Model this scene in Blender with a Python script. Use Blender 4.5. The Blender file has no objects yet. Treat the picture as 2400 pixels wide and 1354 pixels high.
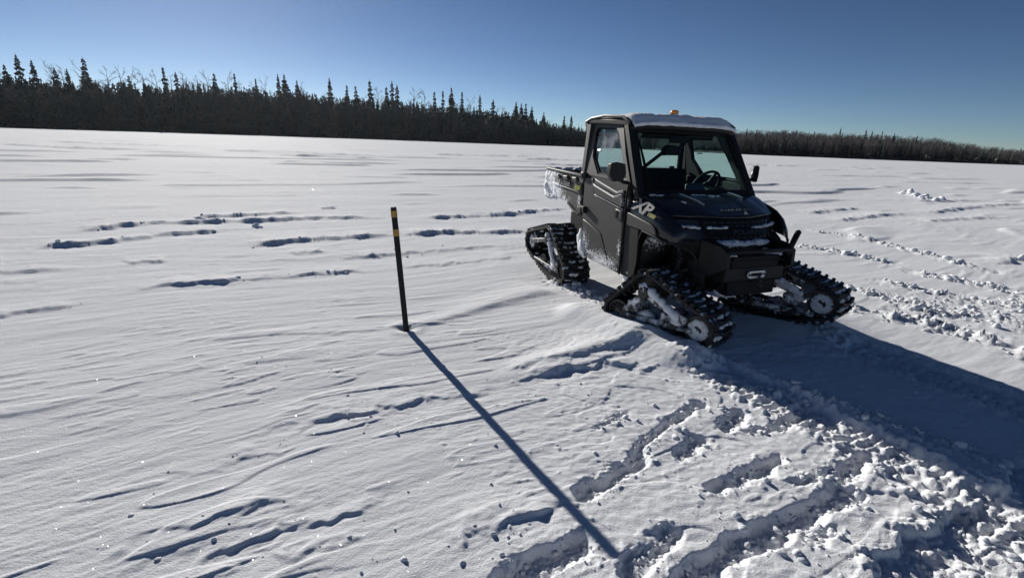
import bpy, bmesh, math, random
import numpy as np
from mathutils import Vector, Matrix

random.seed(7)
RNG = np.random.default_rng(11)
scn = bpy.context.scene
col = scn.collection

# ------------------------------------------------------------------ camera
CAM_H = 1.679
PITCH, ROLL = 0.29681, -0.03712
fw = Vector((0, math.cos(PITCH), -math.sin(PITCH)))
rt = Vector((1, 0, 0))
dn = fw.cross(rt)
r2 = math.cos(ROLL) * rt + math.sin(ROLL) * dn
d2 = -math.sin(ROLL) * rt + math.cos(ROLL) * dn
camd = bpy.data.cameras.new('camera')
cam = bpy.data.objects.new('camera', camd)
col.objects.link(cam)
M = Matrix.Identity(4)
for i in range(3):
    M[i][0] = r2[i]; M[i][1] = -d2[i]; M[i][2] = -fw[i]
M.translation = (0, 0, CAM_H)
cam.matrix_world = M
camd.sensor_width = 36.0
camd.lens = 16.913
camd.clip_start = 0.05
camd.clip_end = 6000
scn.camera = cam

# ------------------------------------------------------------------ world and sun
SUN_EL = math.radians(20.6)
SUN_AZ = math.radians(-31.6)          # from +Y, positive towards +X
SKY_STRENGTH = 0.052
SUN_STRENGTH = 4.9
world = bpy.data.worlds.new('World')
scn.world = world
world.use_nodes = True
nt = world.node_tree
nt.nodes.clear()
wo = nt.nodes.new('ShaderNodeOutputWorld')
bg = nt.nodes.new('ShaderNodeBackground')
sky = nt.nodes.new('ShaderNodeTexSky')
sky.sky_type = 'NISHITA'
sky.sun_disc = False
sky.sun_elevation = SUN_EL
sky.sun_rotation = SUN_AZ
sky.altitude = 300
sky.air_density = 1.0
sky.dust_density = 0.07
sky.ozone_density = 1.9
bg.inputs['Strength'].default_value = SKY_STRENGTH
SKY_AIR, SKY_GAMMA, SKY_PIVOT = 0.6, 1.3, 6.0
sky.air_density = SKY_AIR
gm = nt.nodes.new('ShaderNodeGamma'); gm.inputs[1].default_value = SKY_GAMMA
tn = nt.nodes.new('ShaderNodeMix'); tn.data_type = 'RGBA'; tn.blend_type = 'MULTIPLY'; tn.inputs[0].default_value = 1.0
tn.inputs[7].default_value = (1.0 / SKY_PIVOT, 1.0 / SKY_PIVOT, 1.0 / SKY_PIVOT, 1)
t2_ = nt.nodes.new('ShaderNodeMix'); t2_.data_type = 'RGBA'; t2_.blend_type = 'MULTIPLY'; t2_.inputs[0].default_value = 1.0
t2_.inputs[7].default_value = (SKY_PIVOT, SKY_PIVOT, SKY_PIVOT, 1)
nt.links.new(sky.outputs[0], tn.inputs[6]); nt.links.new(tn.outputs[2], gm.inputs[0]); nt.links.new(gm.outputs[0], t2_.inputs[6])
nt.links.new(t2_.outputs[2], bg.inputs[0])
nt.links.new(bg.outputs[0], wo.inputs[0])

sd = bpy.data.lights.new('sun', 'SUN')
sd.energy = SUN_STRENGTH
sd.angle = math.radians(0.53)
sd.color = (1.0, 0.95, 0.87)
sun = bpy.data.objects.new('sun', sd)
col.objects.link(sun)
sv = Vector((math.sin(SUN_AZ) * math.cos(SUN_EL), math.cos(SUN_AZ) * math.cos(SUN_EL), math.sin(SUN_EL)))
sun.rotation_euler = sv.to_track_quat('Z', 'Y').to_euler()
sun.location = (0, 0, 30)

scn.view_settings.view_transform = 'Standard'
scn.view_settings.look = 'None'
scn.view_settings.exposure = 0.20
scn.view_settings.gamma = 1.0
scn.view_settings.use_curve_mapping = False

# ------------------------------------------------------------------ materials
def mat(name, base, rough=0.6, metal=0.0, spec=0.5, noise=None, bump=None, coat=0.0):
    m = bpy.data.materials.new(name)
    m.use_nodes = True
    n = m.node_tree.nodes; l = m.node_tree.links
    p = n['Principled BSDF']
    p.inputs['Base Color'].default_value = (*base, 1)
    p.inputs['Roughness'].default_value = rough
    p.inputs['Metallic'].default_value = metal
    p.inputs['Specular IOR Level'].default_value = spec
    p.inputs['Coat Weight'].default_value = coat
    tc = n.new('ShaderNodeTexCoord')
    if noise:                      # (scale, base2, lo, hi)
        t = n.new('ShaderNodeTexNoise'); t.inputs['Scale'].default_value = noise[0]; t.inputs['Detail'].default_value = 6
        l.new(tc.outputs['Object'], t.inputs['Vector'])
        r = n.new('ShaderNodeMapRange'); r.inputs[1].default_value = noise[2]; r.inputs[2].default_value = noise[3]
        l.new(t.outputs[0], r.inputs[0])
        mx = n.new('ShaderNodeMix'); mx.data_type = 'RGBA'
        mx.inputs[6].default_value = (*base, 1); mx.inputs[7].default_value = (*noise[1], 1)
        l.new(r.outputs[0], mx.inputs[0]); l.new(mx.outputs[2], p.inputs['Base Color'])
    if bump:                       # (scale, strength, distance)
        t = n.new('ShaderNodeTexNoise'); t.inputs['Scale'].default_value = bump[0]; t.inputs['Detail'].default_value = 5
        l.new(tc.outputs['Object'], t.inputs['Vector'])
        b = n.new('ShaderNodeBump'); b.inputs['Strength'].default_value = bump[1]; b.inputs['Distance'].default_value = bump[2]
        l.new(t.outputs[0], b.inputs['Height']); l.new(b.outputs[0], p.inputs['Normal'])
    return m

def snow_mat(name, base=(0.77, 0.79, 0.825), ground=False):
    m = bpy.data.materials.new(name)
    m.use_nodes = True
    n = m.node_tree.nodes; l = m.node_tree.links
    p = n['Principled BSDF']
    p.inputs['Base Color'].default_value = (*base, 1)
    p.inputs['Roughness'].default_value = 0.9
    p.inputs['Specular IOR Level'].default_value = 0.04
    tc = n.new('ShaderNodeTexCoord')
    mp = n.new('ShaderNodeMapping')
    l.new(tc.outputs['Object'], mp.inputs['Vector'])
    t1 = n.new('ShaderNodeTexNoise'); t1.inputs['Scale'].default_value = 1.0; t1.inputs['Detail'].default_value = 6; t1.inputs['Roughness'].default_value = 0.62
    t2 = n.new('ShaderNodeTexNoise'); t2.inputs['Scale'].default_value = 110; t2.inputs['Detail'].default_value = 4; t2.inputs['Roughness'].default_value = 0.7
    l.new(tc.outputs['Object'], t2.inputs['Vector'])
    b1 = n.new('ShaderNodeBump'); b2 = n.new('ShaderNodeBump')
    b2.inputs['Strength'].default_value = 0.85; b2.inputs['Distance'].default_value = 0.006
    if ground:
        mp.inputs['Rotation'].default_value = (0, 0, math.radians(-29))
        mp.inputs['Scale'].default_value = (7.0, 34.0, 20.0)
        b1.inputs['Strength'].default_value = 0.5; b1.inputs['Distance'].default_value = 0.006
    else:
        mp.inputs['Scale'].default_value = (40, 40, 40)
        b1.inputs['Strength'].default_value = 0.6; b1.inputs['Distance'].default_value = 0.008
    l.new(mp.outputs[0], t1.inputs['Vector'])
    l.new(t1.outputs[0], b1.inputs['Height'])
    l.new(t2.outputs[0], b2.inputs['Height'])
    l.new(b1.outputs[0], b2.inputs['Normal'])
    l.new(b2.outputs[0], p.inputs['Normal'])
    if ground:
        # ice crystals lying on the surface: a few tiny mirror facets of random tilt
        vo = n.new('ShaderNodeTexVoronoi'); vo.inputs['Scale'].default_value = 330
        l.new(tc.outputs['Object'], vo.inputs['Vector'])
        sub = n.new('ShaderNodeVectorMath'); sub.operation = 'SUBTRACT'; sub.inputs[1].default_value = (0.5, 0.5, 0.5)
        l.new(vo.outputs['Color'], sub.inputs[0])
        sc = n.new('ShaderNodeVectorMath'); sc.operation = 'SCALE'; sc.inputs['Scale'].default_value = 1.6
        l.new(sub.outputs[0], sc.inputs[0])
        geo = n.new('ShaderNodeNewGeometry')
        ad = n.new('ShaderNodeVectorMath'); ad.operation = 'ADD'
        l.new(sc.outputs[0], ad.inputs[0]); l.new(geo.outputs['Normal'], ad.inputs[1])
        no = n.new('ShaderNodeVectorMath'); no.operation = 'NORMALIZE'
        l.new(ad.outputs[0], no.inputs[0])
        gl = n.new('ShaderNodeBsdfGlossy'); gl.inputs['Roughness'].default_value = 0.12
        gl.inputs['Color'].default_value = (0.9, 0.92, 0.95, 1)
        l.new(no.outputs[0], gl.inputs['Normal'])
        lt = n.new('ShaderNodeMath'); lt.operation = 'LESS_THAN'; lt.inputs[1].default_value = 0.30
        l.new(vo.outputs['Distance'], lt.inputs[0])
        # only some of the cells carry a crystal
        sx = n.new('ShaderNodeSeparateColor'); l.new(vo.outputs['Color'], sx.inputs[0])
        g2 = n.new('ShaderNodeMath'); g2.operation = 'GREATER_THAN'; g2.inputs[1].default_value = 0.90
        l.new(sx.outputs[2], g2.inputs[0])
        mu = n.new('ShaderNodeMath'); mu.operation = 'MULTIPLY'
        l.new(lt.outputs[0], mu.inputs[0]); l.new(g2.outputs[0], mu.inputs[1])
        mu2 = n.new('ShaderNodeMath'); mu2.operation = 'MULTIPLY'; mu2.inputs[1].default_value = 0.08
        l.new(mu.outputs[0], mu2.inputs[0])
        mx = n.new('ShaderNodeMixShader')
        l.new(mu2.outputs[0], mx.inputs[0]); l.new(p.outputs[0], mx.inputs[1]); l.new(gl.outputs[0], mx.inputs[2])
        l.new(mx.outputs[0], n['Material Output'].inputs['Surface'])
    return m

def dusted(name, base, rough, masks, fine=70.0, dust=(0.78, 0.8, 0.84), thr=0.5):
    """plastic with snow blown on: masks = [(centre xyz, radius xyz, amount)] in object space"""
    m = mat(name, base, rough)
    n = m.node_tree.nodes; l = m.node_tree.links
    p = n['Principled BSDF']
    tc = n.new('ShaderNodeTexCoord')
    acc = None
    for c, r, a in masks:
        s = n.new('ShaderNodeVectorMath'); s.operation = 'SUBTRACT'; s.inputs[1].default_value = c
        l.new(tc.outputs['Object'], s.inputs[0])
        d = n.new('ShaderNodeVectorMath'); d.operation = 'DIVIDE'; d.inputs[1].default_value = r
        l.new(s.outputs[0], d.inputs[0])
        le = n.new('ShaderNodeVectorMath'); le.operation = 'LENGTH'; l.new(d.outputs[0], le.inputs[0])
        mr = n.new('ShaderNodeMapRange'); mr.inputs[1].default_value = 1.0; mr.inputs[2].default_value = 0.0
        mr.inputs[3].default_value = 0.0; mr.inputs[4].default_value = a
        l.new(le.outputs[1], mr.inputs[0])
        if acc is None: acc = mr.outputs[0]
        else:
            mm = n.new('ShaderNodeMath'); mm.operation = 'MAXIMUM'
            l.new(acc, mm.inputs[0]); l.new(mr.outputs[0], mm.inputs[1]); acc = mm.outputs[0]
    t = n.new('ShaderNodeTexNoise'); t.inputs['Scale'].default_value = fine; t.inputs['Detail'].default_value = 5; t.inputs['Roughness'].default_value = 0.7
    l.new(tc.outputs['Object'], t.inputs['Vector'])
    ad = n.new('ShaderNodeMath'); ad.operation = 'ADD'
    l.new(acc, ad.inputs[0]); l.new(t.outputs[0], ad.inputs[1])
    mr = n.new('ShaderNodeMapRange'); mr.inputs[1].default_value = thr + 0.28; mr.inputs[2].default_value = thr + 0.44
    l.new(ad.outputs[0], mr.inputs[0])
    mx = n.new('ShaderNodeMix'); mx.data_type = 'RGBA'
    mx.inputs[6].default_value = (*base, 1); mx.inputs[7].default_value = (*dust, 1)
    l.new(mr.outputs[0], mx.inputs[0]); l.new(mx.outputs[2], p.inputs['Base Color'])
    bp = n.new('ShaderNodeBump'); bp.inputs['Strength'].default_value = 0.5; bp.inputs['Distance'].default_value = 0.006
    l.new(mr.outputs[0], bp.inputs['Height']); l.new(bp.outputs[0], p.inputs['Normal'])
    r2_ = n.new('ShaderNodeMapRange'); r2_.inputs[3].default_value = rough; r2_.inputs[4].default_value = 0.8
    l.new(mr.outputs[0], r2_.inputs[0]); l.new(r2_.outputs[0], p.inputs['Roughness'])
    return m

def glass_mat(name, tint, frost=None):
    m = bpy.data.materials.new(name)
    m.use_nodes = True
    n = m.node_tree.nodes; l = m.node_tree.links
    n.clear()
    o = n.new('ShaderNodeOutputMaterial')
    tr = n.new('ShaderNodeBsdfTransparent'); tr.inputs[0].default_value = (*tint, 1)
    gl = n.new('ShaderNodeBsdfGlossy'); gl.inputs['Roughness'].default_value = 0.03
    lw = n.new('ShaderNodeLayerWeight'); lw.inputs[0].default_value = 0.5
    pw = n.new('ShaderNodeMath'); pw.operation = 'POWER'; pw.inputs[1].default_value = 5.0
    l.new(lw.outputs['Facing'], pw.inputs[0])
    fr = n.new('ShaderNodeMath'); fr.operation = 'MULTIPLY_ADD'; fr.inputs[1].default_value = 0.85; fr.inputs[2].default_value = 0.04
    l.new(pw.outputs[0], fr.inputs[0])
    mx = n.new('ShaderNodeMixShader')
    l.new(fr.outputs[0], mx.inputs[0]); l.new(tr.outputs[0], mx.inputs[1]); l.new(gl.outputs[0], mx.inputs[2])
    out = mx.outputs[0]
    if frost:
        tc = n.new('ShaderNodeTexCoord')
        t = n.new('ShaderNodeTexNoise'); t.inputs['Scale'].default_value = 95; t.inputs['Detail'].default_value = 4; t.inputs['Roughness'].default_value = 0.75
        t3 = n.new('ShaderNodeTexNoise'); t3.inputs['Scale'].default_value = 5; t3.inputs['Detail'].default_value = 2
        l.new(tc.outputs['Object'], t.inputs['Vector']); l.new(tc.outputs['Object'], t3.inputs['Vector'])
        ad = n.new('ShaderNodeMath'); ad.operation = 'ADD'
        l.new(t.outputs[0], ad.inputs[0]); l.new(t3.outputs[0], ad.inputs[1])
        mr = n.new('ShaderNodeMapRange'); mr.inputs[1].default_value = frost[0]; mr.inputs[2].default_value = frost[1]
        mr.inputs[4].default_value = frost[2]
        l.new(ad.outputs[0], mr.inputs[0])
        df = n.new('ShaderNodeBsdfDiffuse'); df.inputs[0].default_value = (0.8, 0.83, 0.86, 1)
        tl = n.new('ShaderNodeBsdfTranslucent'); tl.inputs[0].default_value = (0.8, 0.83, 0.86, 1)
        m2 = n.new('ShaderNodeMixShader'); m2.inputs[0].default_value = 0.6
        l.new(df.outputs[0], m2.inputs[1]); l.new(tl.outputs[0], m2.inputs[2])
        m3 = n.new('ShaderNodeMixShader')
        l.new(mr.outputs[0], m3.inputs[0]); l.new(out, m3.inputs[1]); l.new(m2.outputs[0], m3.inputs[2])
        out = m3.outputs[0]
    l.new(out, o.inputs['Surface'])
    return m

MT = {}
MT['snow_ground'] = snow_mat('snow_ground', ground=True)
MT['snow'] = snow_mat('snow')
MT['snow_dirty'] = dusted('grimy_snow', (0.34, 0.35, 0.37), 0.8, [((0, 0, 0.2), (3.0, 3.0, 3.0), 0.58)], fine=30, dust=(0.74, 0.76, 0.79))
MT['paint'] = mat('black_paint', (0.010, 0.012, 0.015), 0.30, spec=0.4, noise=(9, (0.022, 0.024, 0.027), 0.45, 0.75), coat=0.25)
MT['plastic'] = mat('black_plastic', (0.009, 0.009, 0.010), 0.55, spec=0.3, bump=(160, 0.15, 0.002))
MT['dark'] = mat('dark_plastic', (0.006, 0.006, 0.007), 0.65, spec=0.25)
MT['grey'] = dusted('grey_panel', (0.024, 0.024, 0.024), 0.55,
                    [((-1.28, -0.75, 0.55), (0.28, 0.3, 0.36), 0.55), ((-0.8, -0.75, 0.46), (0.80, 0.3, 0.26), 0.46),
                     ((-0.50, -0.75, 0.68), (0.10, 0.3, 0.25), 0.38), ((-0.47, -0.75, 1.14), (0.14, 0.3, 0.15), 0.45)], fine=55)
MT['grey2'] = mat('grey_trim', (0.023, 0.023, 0.023), 0.55, noise=(40, (0.052, 0.053, 0.056), 0.5, 0.75))
MT['bed'] = dusted('bed_panel', (0.036, 0.036, 0.035), 0.55,
                   [((-2.62, -0.7, 1.06), (0.95, 0.5, 0.62), 1.0), ((-1.95, -0.7, 1.0), (0.45, 0.4, 0.17), 0.45), ((-1.5, -0.7, 1.05), (0.13, 0.4, 0.22), 0.4)], fine=38)
MT['liner'] = dusted('wheel_liner', (0.01, 0.01, 0.011), 0.7, [((-0.05, -0.6, 0.78), (0.22, 0.4, 0.24), 0.62)], fine=34)
MT['rubber'] = mat('rubber', (0.014, 0.014, 0.015), 0.75, noise=(22, (0.16, 0.165, 0.175), 0.60, 0.78), bump=(60, 0.3, 0.003))
MT['wheelplastic'] = mat('wheel_plastic', (0.02, 0.02, 0.021), 0.5)
MT['snowedmetal'] = dusted('snowed_metal', (0.03, 0.03, 0.032), 0.5, [((0.2, 0, 0.3), (1.6, 1.0, 0.9), 0.42)], fine=14)
MT['alu'] = mat('aluminium', (0.55, 0.56, 0.57), 0.4, metal=0.6)
MT['amber'] = mat('amber_lens', (0.8, 0.25, 0.01), 0.25, coat=0.5)
MT['glass'] = glass_mat('tinted_glass', (0.66, 0.82, 0.79))
MT['frost'] = glass_mat('frosted_glass', (0.62, 0.78, 0.75), frost=(0.98, 1.12, 0.75))
MT['lens'] = mat('lamp_lens', (0.02, 0.022, 0.026), 0.08, coat=1.0)
MT['decal'] = mat('white_decal', (0.19, 0.195, 0.20), 0.5, noise=(60, (0.06, 0.06, 0.06), 0.55, 0.75))
MT['decal_dim'] = mat('grey_decal', (0.10, 0.105, 0.115), 0.45)
MT['decal_y'] = mat('lime_decal', (0.30, 0.31, 0.05), 0.5)
MT['emboss'] = mat('embossed_plastic', (0.03, 0.03, 0.032), 0.4)
MT['post'] = mat('post_plastic', (0.007, 0.009, 0.009), 0.6, spec=0.25, noise=(30, (0.018, 0.021, 0.02), 0.45, 0.75), bump=(80, 0.2, 0.002))
MT['band'] = mat('yellow_tape', (0.40, 0.22, 0.03), 0.5, noise=(70, (0.16, 0.10, 0.03), 0.55, 0.75))
MT['bark'] = mat('bark', (0.07, 0.06, 0.052), 0.9, noise=(3, (0.12, 0.11, 0.10), 0.45, 0.7))
MT['palebark'] = mat('pale_bark', (0.20, 0.175, 0.155), 0.9, noise=(3, (0.11, 0.095, 0.085), 0.42, 0.7))
MT['twig'] = mat('twigs', (0.135, 0.12, 0.115), 0.9)
MT['needle'] = mat('needles', (0.045, 0.066, 0.062), 0.85, noise=(0.8, (0.065, 0.085, 0.078), 0.4, 0.65))
MT['needle2'] = mat('needles_dull', (0.065, 0.075, 0.065), 0.85, noise=(0.6, (0.10, 0.105, 0.09), 0.4, 0.65))

MT['brush'] = mat('brushy_ground', (0.05, 0.045, 0.04), 0.95, noise=(0.35, (0.40, 0.42, 0.46), 0.60, 0.72))

# ------------------------------------------------------------------ mesh helpers
class MB:
    def __init__(s): s.v = []; s.f = []; s.m = []
    def add(s, vs, fs, mi=0):
        b = len(s.v)
        s.v += [tuple(v) for v in vs]
        s.f += [tuple(i + b for i in f) for f in fs]
        s.m += [mi] * len(fs)
    def box(s, c, sz, R=None):
        vs = []
        for z in (-.5, .5):
            for x, y in ((-.5, -.5), (.5, -.5), (.5, .5), (-.5, .5)):
                p = Vector((x * sz[0], y * sz[1], z * sz[2]))
                if R is not None: p = R @ p
                vs.append(p + Vector(c))
        s.add(vs, [(3, 2, 1, 0), (4, 5, 6, 7), (0, 1, 5, 4), (1, 2, 6, 5), (2, 3, 7, 6), (3, 0, 4, 7)])
    def prism(s, poly, a, b):
        """poly of points; a(p), b(p) give the two 3D ends"""
        n = len(poly)
        s.add([a(p) for p in poly] + [b(p) for p in poly],
              [tuple(range(n - 1, -1, -1)), tuple(range(n, 2 * n))] + [(i, (i + 1) % n, n + (i + 1) % n, n + i) for i in range(n)])
    def frame(s, outer, inner, a, b):
        n = len(outer)
        s.add([a(p) for p in outer] + [a(p) for p in inner] + [b(p) for p in outer] + [b(p) for p in inner],
              [f for i in range(n) for j in [(i + 1) % n] for f in
               ((i, j, n + j, n + i), (2 * n + i, 3 * n + i, 3 * n + j, 2 * n + j), (i, 2 * n + i, 2 * n + j, j), (n + i, n + j, 3 * n + j, 3 * n + i))])
    def tube(s, path, r, n=8, closed=False, caps=True):
        P = [Vector(p) for p in path]; k = len(P)
        rr = r if isinstance(r, (list, tuple)) else [r] * k
        vs = []
        up = None
        for i in range(k):
            if closed: t = P[(i + 1) % k] - P[i - 1]
            else: t = P[min(i + 1, k - 1)] - P[max(i - 1, 0)]
            t.normalize()
            if up is None:
                up = Vector((0, 0, 1)) if abs(t.z) < .9 else Vector((1, 0, 0))
            a = t.cross(up); a.normalize(); up = a.cross(t)
            for j in range(n):
                g = 2 * math.pi * j / n
                vs.append(P[i] + rr[i] * (math.cos(g) * a + math.sin(g) * up))
        fs = []
        for i in range(k if closed else k - 1):
            for j in range(n):
                i2 = (i + 1) % k
                fs.append((i * n + j, i * n + (j + 1) % n, i2 * n + (j + 1) % n, i2 * n + j))
        if caps and not closed:
            fs.append(tuple(range(n - 1, -1, -1))); fs.append(tuple((k - 1) * n + j for j in range(n)))
        s.add(vs, fs)
    def lathe(s, prof, c, axis='y', n=20, closed_prof=False):
        """prof: (radius, offset along axis)"""
        vs = []; k = len(prof)
        for r, o in prof:
            for j in range(n):
                g = 2 * math.pi * j / n; a, b = r * math.cos(g), r * math.sin(g)
                p = {'y': (a, o, b), 'x': (o, a, b), 'z': (a, b, o)}[axis]
                vs.append((c[0] + p[0], c[1] + p[1], c[2] + p[2]))
        fs = []
        for i in range(k if closed_prof else k - 1):
            i2 = (i + 1) % k
            for j in range(n):
                fs.append((i * n + j, i * n + (j + 1) % n, i2 * n + (j + 1) % n, i2 * n + j))
        if not closed_prof:
            fs.append(tuple(range(n - 1, -1, -1))); fs.append(tuple((k - 1) * n + j for j in range(n)))
        s.add(vs, fs)
    def grid(s, rows):
        m = len(rows[0])
        s.add([p for r in rows for p in r],
              [(i * m + j, i * m + j + 1, (i + 1) * m + j + 1, (i + 1) * m + j) for i in range(len(rows) - 1) for j in range(m - 1)])
    def mesh(s, name, mats, smooth=False, recalc=True):
        me = bpy.data.meshes.new(name)
        me.from_pydata([tuple(v) for v in s.v], [], s.f)
        for m in (mats if isinstance(mats, (list, tuple)) else [mats]): me.materials.append(m)
        if any(s.m): me.polygons.foreach_set('material_index', s.m)
        if recalc:
            bm = bmesh.new(); bm.from_mesh(me)
            bmesh.ops.recalc_face_normals(bm, faces=bm.faces); bm.to_mesh(me); bm.free()
        if smooth:
            me.polygons.foreach_set('use_smooth', [True] * len(me.polygons))
            if smooth is not True: me.set_sharp_from_angle(angle=math.radians(smooth))
        me.update()
        return me
    def build(s, name, mats, parent=None, bevel=0, smooth=35, solid=0, sub=0, seg=2):
        me = s.mesh(name, mats, smooth)
        o = bpy.data.objects.new(name, me)
        col.objects.link(o)
        if parent: o.parent = parent
        if solid:
            md = o.modifiers.new('solid', 'SOLIDIFY'); md.thickness = solid; md.offset = -1
        if sub:
            md = o.modifiers.new('sub', 'SUBSURF'); md.levels = sub; md.render_levels = sub
        if bevel:
            md = o.modifiers.new('bevel', 'BEVEL'); md.width = bevel; md.segments = seg; md.limit_method = 'ANGLE'; md.angle_limit = math.radians(32)
            md.harden_normals = False
        return o

def empty(name, loc=(0, 0, 0), rz=0, parent=None):
    o = bpy.data.objects.new(name, None); o.empty_display_size = 0.1
    o.location = loc; o.rotation_euler = (0, 0, rz)
    col.objects.link(o)
    if parent: o.parent = parent
    return o
def tag(o, label=None, cat=None, group=None, kind=None):
    if label: o['label'] = label
    if cat: o['category'] = cat
    if group: o['group'] = group
    if kind: o['kind'] = kind
    return o

# ------------------------------------------------------------------ noise
def _hash(ix, iy, seed):
    h = (ix * 374761393 + iy * 668265263 + seed * 2147483647) & 0xFFFFFFFF
    h = ((h ^ (h >> 13)) * 1274126177) & 0xFFFFFFFF
    return (h ^ (h >> 16)) & 0xFFFFFFFF
def perlin(x, y, seed=0):
    x = np.asarray(x, np.float64); y = np.asarray(y, np.float64)
    ix = np.floor(x).astype(np.int64); iy = np.floor(y).astype(np.int64)
    fx = x - ix; fy = y - iy
    u = fx * fx * fx * (fx * (fx * 6 - 15) + 10); v = fy * fy * fy * (fy * (fy * 6 - 15) + 10)
    def g(dx, dy):
        a = _hash(ix + dx, iy + dy, seed).astype(np.float64) * (2 * math.pi / 4294967296.0)
        return np.cos(a) * (fx - dx) + np.sin(a) * (fy - dy)
    return ((1 - u) * (1 - v) * g(0, 0) + u * (1 - v) * g(1, 0) + (1 - u) * v * g(0, 1) + u * v * g(1, 1)) * 1.4
def sstep(a, b, x):
    t = np.clip((x - a) / (b - a), 0, 1); return t * t * (3 - 2 * t)

# ------------------------------------------------------------------ vehicle pose (needed by the snow under it)
VX, VY, VYAW = 1.966, 4.665, -1.1987
STEER = 0.36
CV, SVN = math.cos(VYAW), math.sin(VYAW)
def v2w(x, y): return (VX + CV * x - SVN * y, VY + SVN * x + CV * y)

# ------------------------------------------------------------------ snow surface
WTH = math.radians(29.0); WC, WS = math.cos(WTH), math.sin(WTH)   # wind direction
SCARPS = [  # polyline, height, far ramp, lumpiness
    ([(-1.46,2.39),(-1.23,2.57),(-0.80,2.75),(-0.41,2.95),(-0.04,3.10)], .030, .16, .5),
    ([(-0.01,3.13),(0.35,3.35),(0.78,3.53),(1.02,3.42),(1.27,3.59)], .036, .22, .8),
    ([(-1.75,2.02),(-1.54,2.15),(-1.33,2.25)], .014, .10, .9),
    ([(-1.42,2.16),(-1.20,2.38)], .012, .10, 1.), ([(-.95,2.56),(-0.63,2.74)], .012, .10, 1.),
    ([(-1.66,1.54),(-1.40,1.70),(-1.09,1.87),(-0.99,1.92)], .022, .12, .6),
    ([(-1.55,1.46),(-1.23,1.64),(-0.82,1.80),(-0.47,1.99)], .022, .12, .6),
    ([(-0.91,1.56),(-0.76,1.65),(-0.59,1.74)], .022, .07, .5),
    ([(-0.21,1.66),(-0.15,1.75),(0.04,1.83),(0.22,1.91)], .045, .08, .3),
    ([(-4.19,4.86),(-3.84,5.15),(-3.22,5.41),(-2.55,5.75),(-1.70,6.14)], .038, .28, .6),
    ([(-1.70,6.14),(-0.63,6.79),(0.24,7.26)], .028, .2, .5),
    ([(-3.80,5.16),(-3.20,5.37)], .03, .15, .4),
    ([(-6.69,6.38),(-6.54,6.74),(-6.12,7.13),(-5.70,7.85),(-5.31,8.12),(-5.02,8.39)], .085, .25, .9),
    ([(-7.15,7.56),(-7.01,7.97),(-6.76,8.60),(-5.06,9.33),(-3.99,10.03),(-2.72,10.34)], .10, .35, .9),
    ([(-6.41,9.23),(-5.68,9.85),(-4.90,10.68)], .07, .3, .9),
    ([(-4.10,7.12),(-3.52,7.72),(-2.17,8.47)], .080, .4, .6),
    ([(-2.02,8.50),(-1.24,8.96),(-0.37,9.14),(0.21,9.50)], .10, .3, .9),
    ([(-2.11,10.49),(-1.04,11.01),(0.14,11.87),(1.43,13.18)], .10, .35, .9),
    ([(-7.5,5.2),(-5.98,5.36),(-5.77,5.45),(-5.39,5.65)], .045, .2, .6),
    ([(-4.90,5.93),(-4.81,6.06),(-4.62,6.16)], .07, .2, .4),
    ([(-5.2,3.95),(-4.65,4.06),(-4.45,4.22),(-4.20,4.45)], .035, .2, .5),
    ([(-5.58,4.97),(-5.24,5.10)], .025, .15, .4),
    ([(-3.23,6.77),(-2.84,7.04)], .055, .2, .5),
    ([(-2.44,6.63),(-1.90,6.91)], .04, .2, .5),
    ([(-2.34,6.70),(-1.34,7.29),(-0.39,7.94)], .03, .2, .6),
    ([(-4.59,11.34),(-4.27,11.58)], .10, .25, .3),
    ([(-27.45,43.74),(-22.38,45.65),(-11.01,44.06)], .22, 1.2, .6),
    ([(-42.04,40.39),(-32.18,37.01),(-29.56,39.03)], .20, 1.0, .6),
    ([(-0.50,51.17),(7.53,52.07)], .26, 1.2, .5),
    ([(-19.73,40.21),(-16.63,39.40),(-10.67,39.93)], .18, 1.0, .6),
    ([(-9.91,54.72),(1.98,60.02)], .26, 1.3, .6),
    ([(-23.00,26.32),(-20.25,26.61)], .13, .7, .5),
    ([(28.13,62.21),(34.87,61.89)], .28, 1.2, .5),
    ([(41.30,64.52),(45.34,63.20)], .26, 1.2, .5),
    ([(1.01,40.43),(5.79,39.79)], .20, 1.0, .5),
    ([(-47.75,51.04),(-33.89,49.96)], .24, 1.2, .6),
    ([(8.42,14.03),(10.03,15.20),(11.19,15.93)], .08, .4, .9),
    ([(8.28,12.45),(10.62,14.16),(12.14,15.00)], .08, .35, 1.),
    ([(12.81,15.17),(16.26,17.70),(21.00,20.44)], .11, .45, .8),
    ([(15.87,19.57),(20.14,21.24)], .09, .45, .7),
    ([(10.99,13.08),(13.15,14.21),(15.06,15.02)], .07, .3, 1.),
    ([(8.05,7.90),(9.32,8.67)], .07, .25, .8),
]
TRENCH = [  # polyline, half width, depth
    ([(1.32,2.96),(0.83,2.50),(0.74,2.33)], .07, .075), ([(1.56,2.86),(1.38,2.68)], .10, .07), ([(2.12,3.02),(1.73,2.70)], .09, .075),
    ([(1.56,2.36),(1.10,2.09)], .08, .075), ([(0.75,2.30),(0.39,2.02)], .09, .085), ([(2.13,2.46),(1.83,2.21)], .09, .075),
    ([(1.84,2.29),(1.52,2.15)], .055, .05), ([(1.80,2.10),(1.05,1.72),(0.73,1.51)], .10, .085), ([(0.34,1.70),(0.02,1.50)], .11, .085),
    ([(0.76,1.78),(0.53,1.54)], .09, .06), ([(2.52,2.61),(2.14,2.29)], .06, .05), ([(1.75,2.70),(1.50,2.64)], .06, .05),
    ([(1.02,2.39),(1.17,2.53)], .09, .06), ([(1.89,3.28),(1.97,3.22)], .05, .05), ([(1.41,1.80),(1.54,1.84)], .08, .05),
    ([(0.79,2.81),(0.56,2.62)], .05, .03),
]
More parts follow.
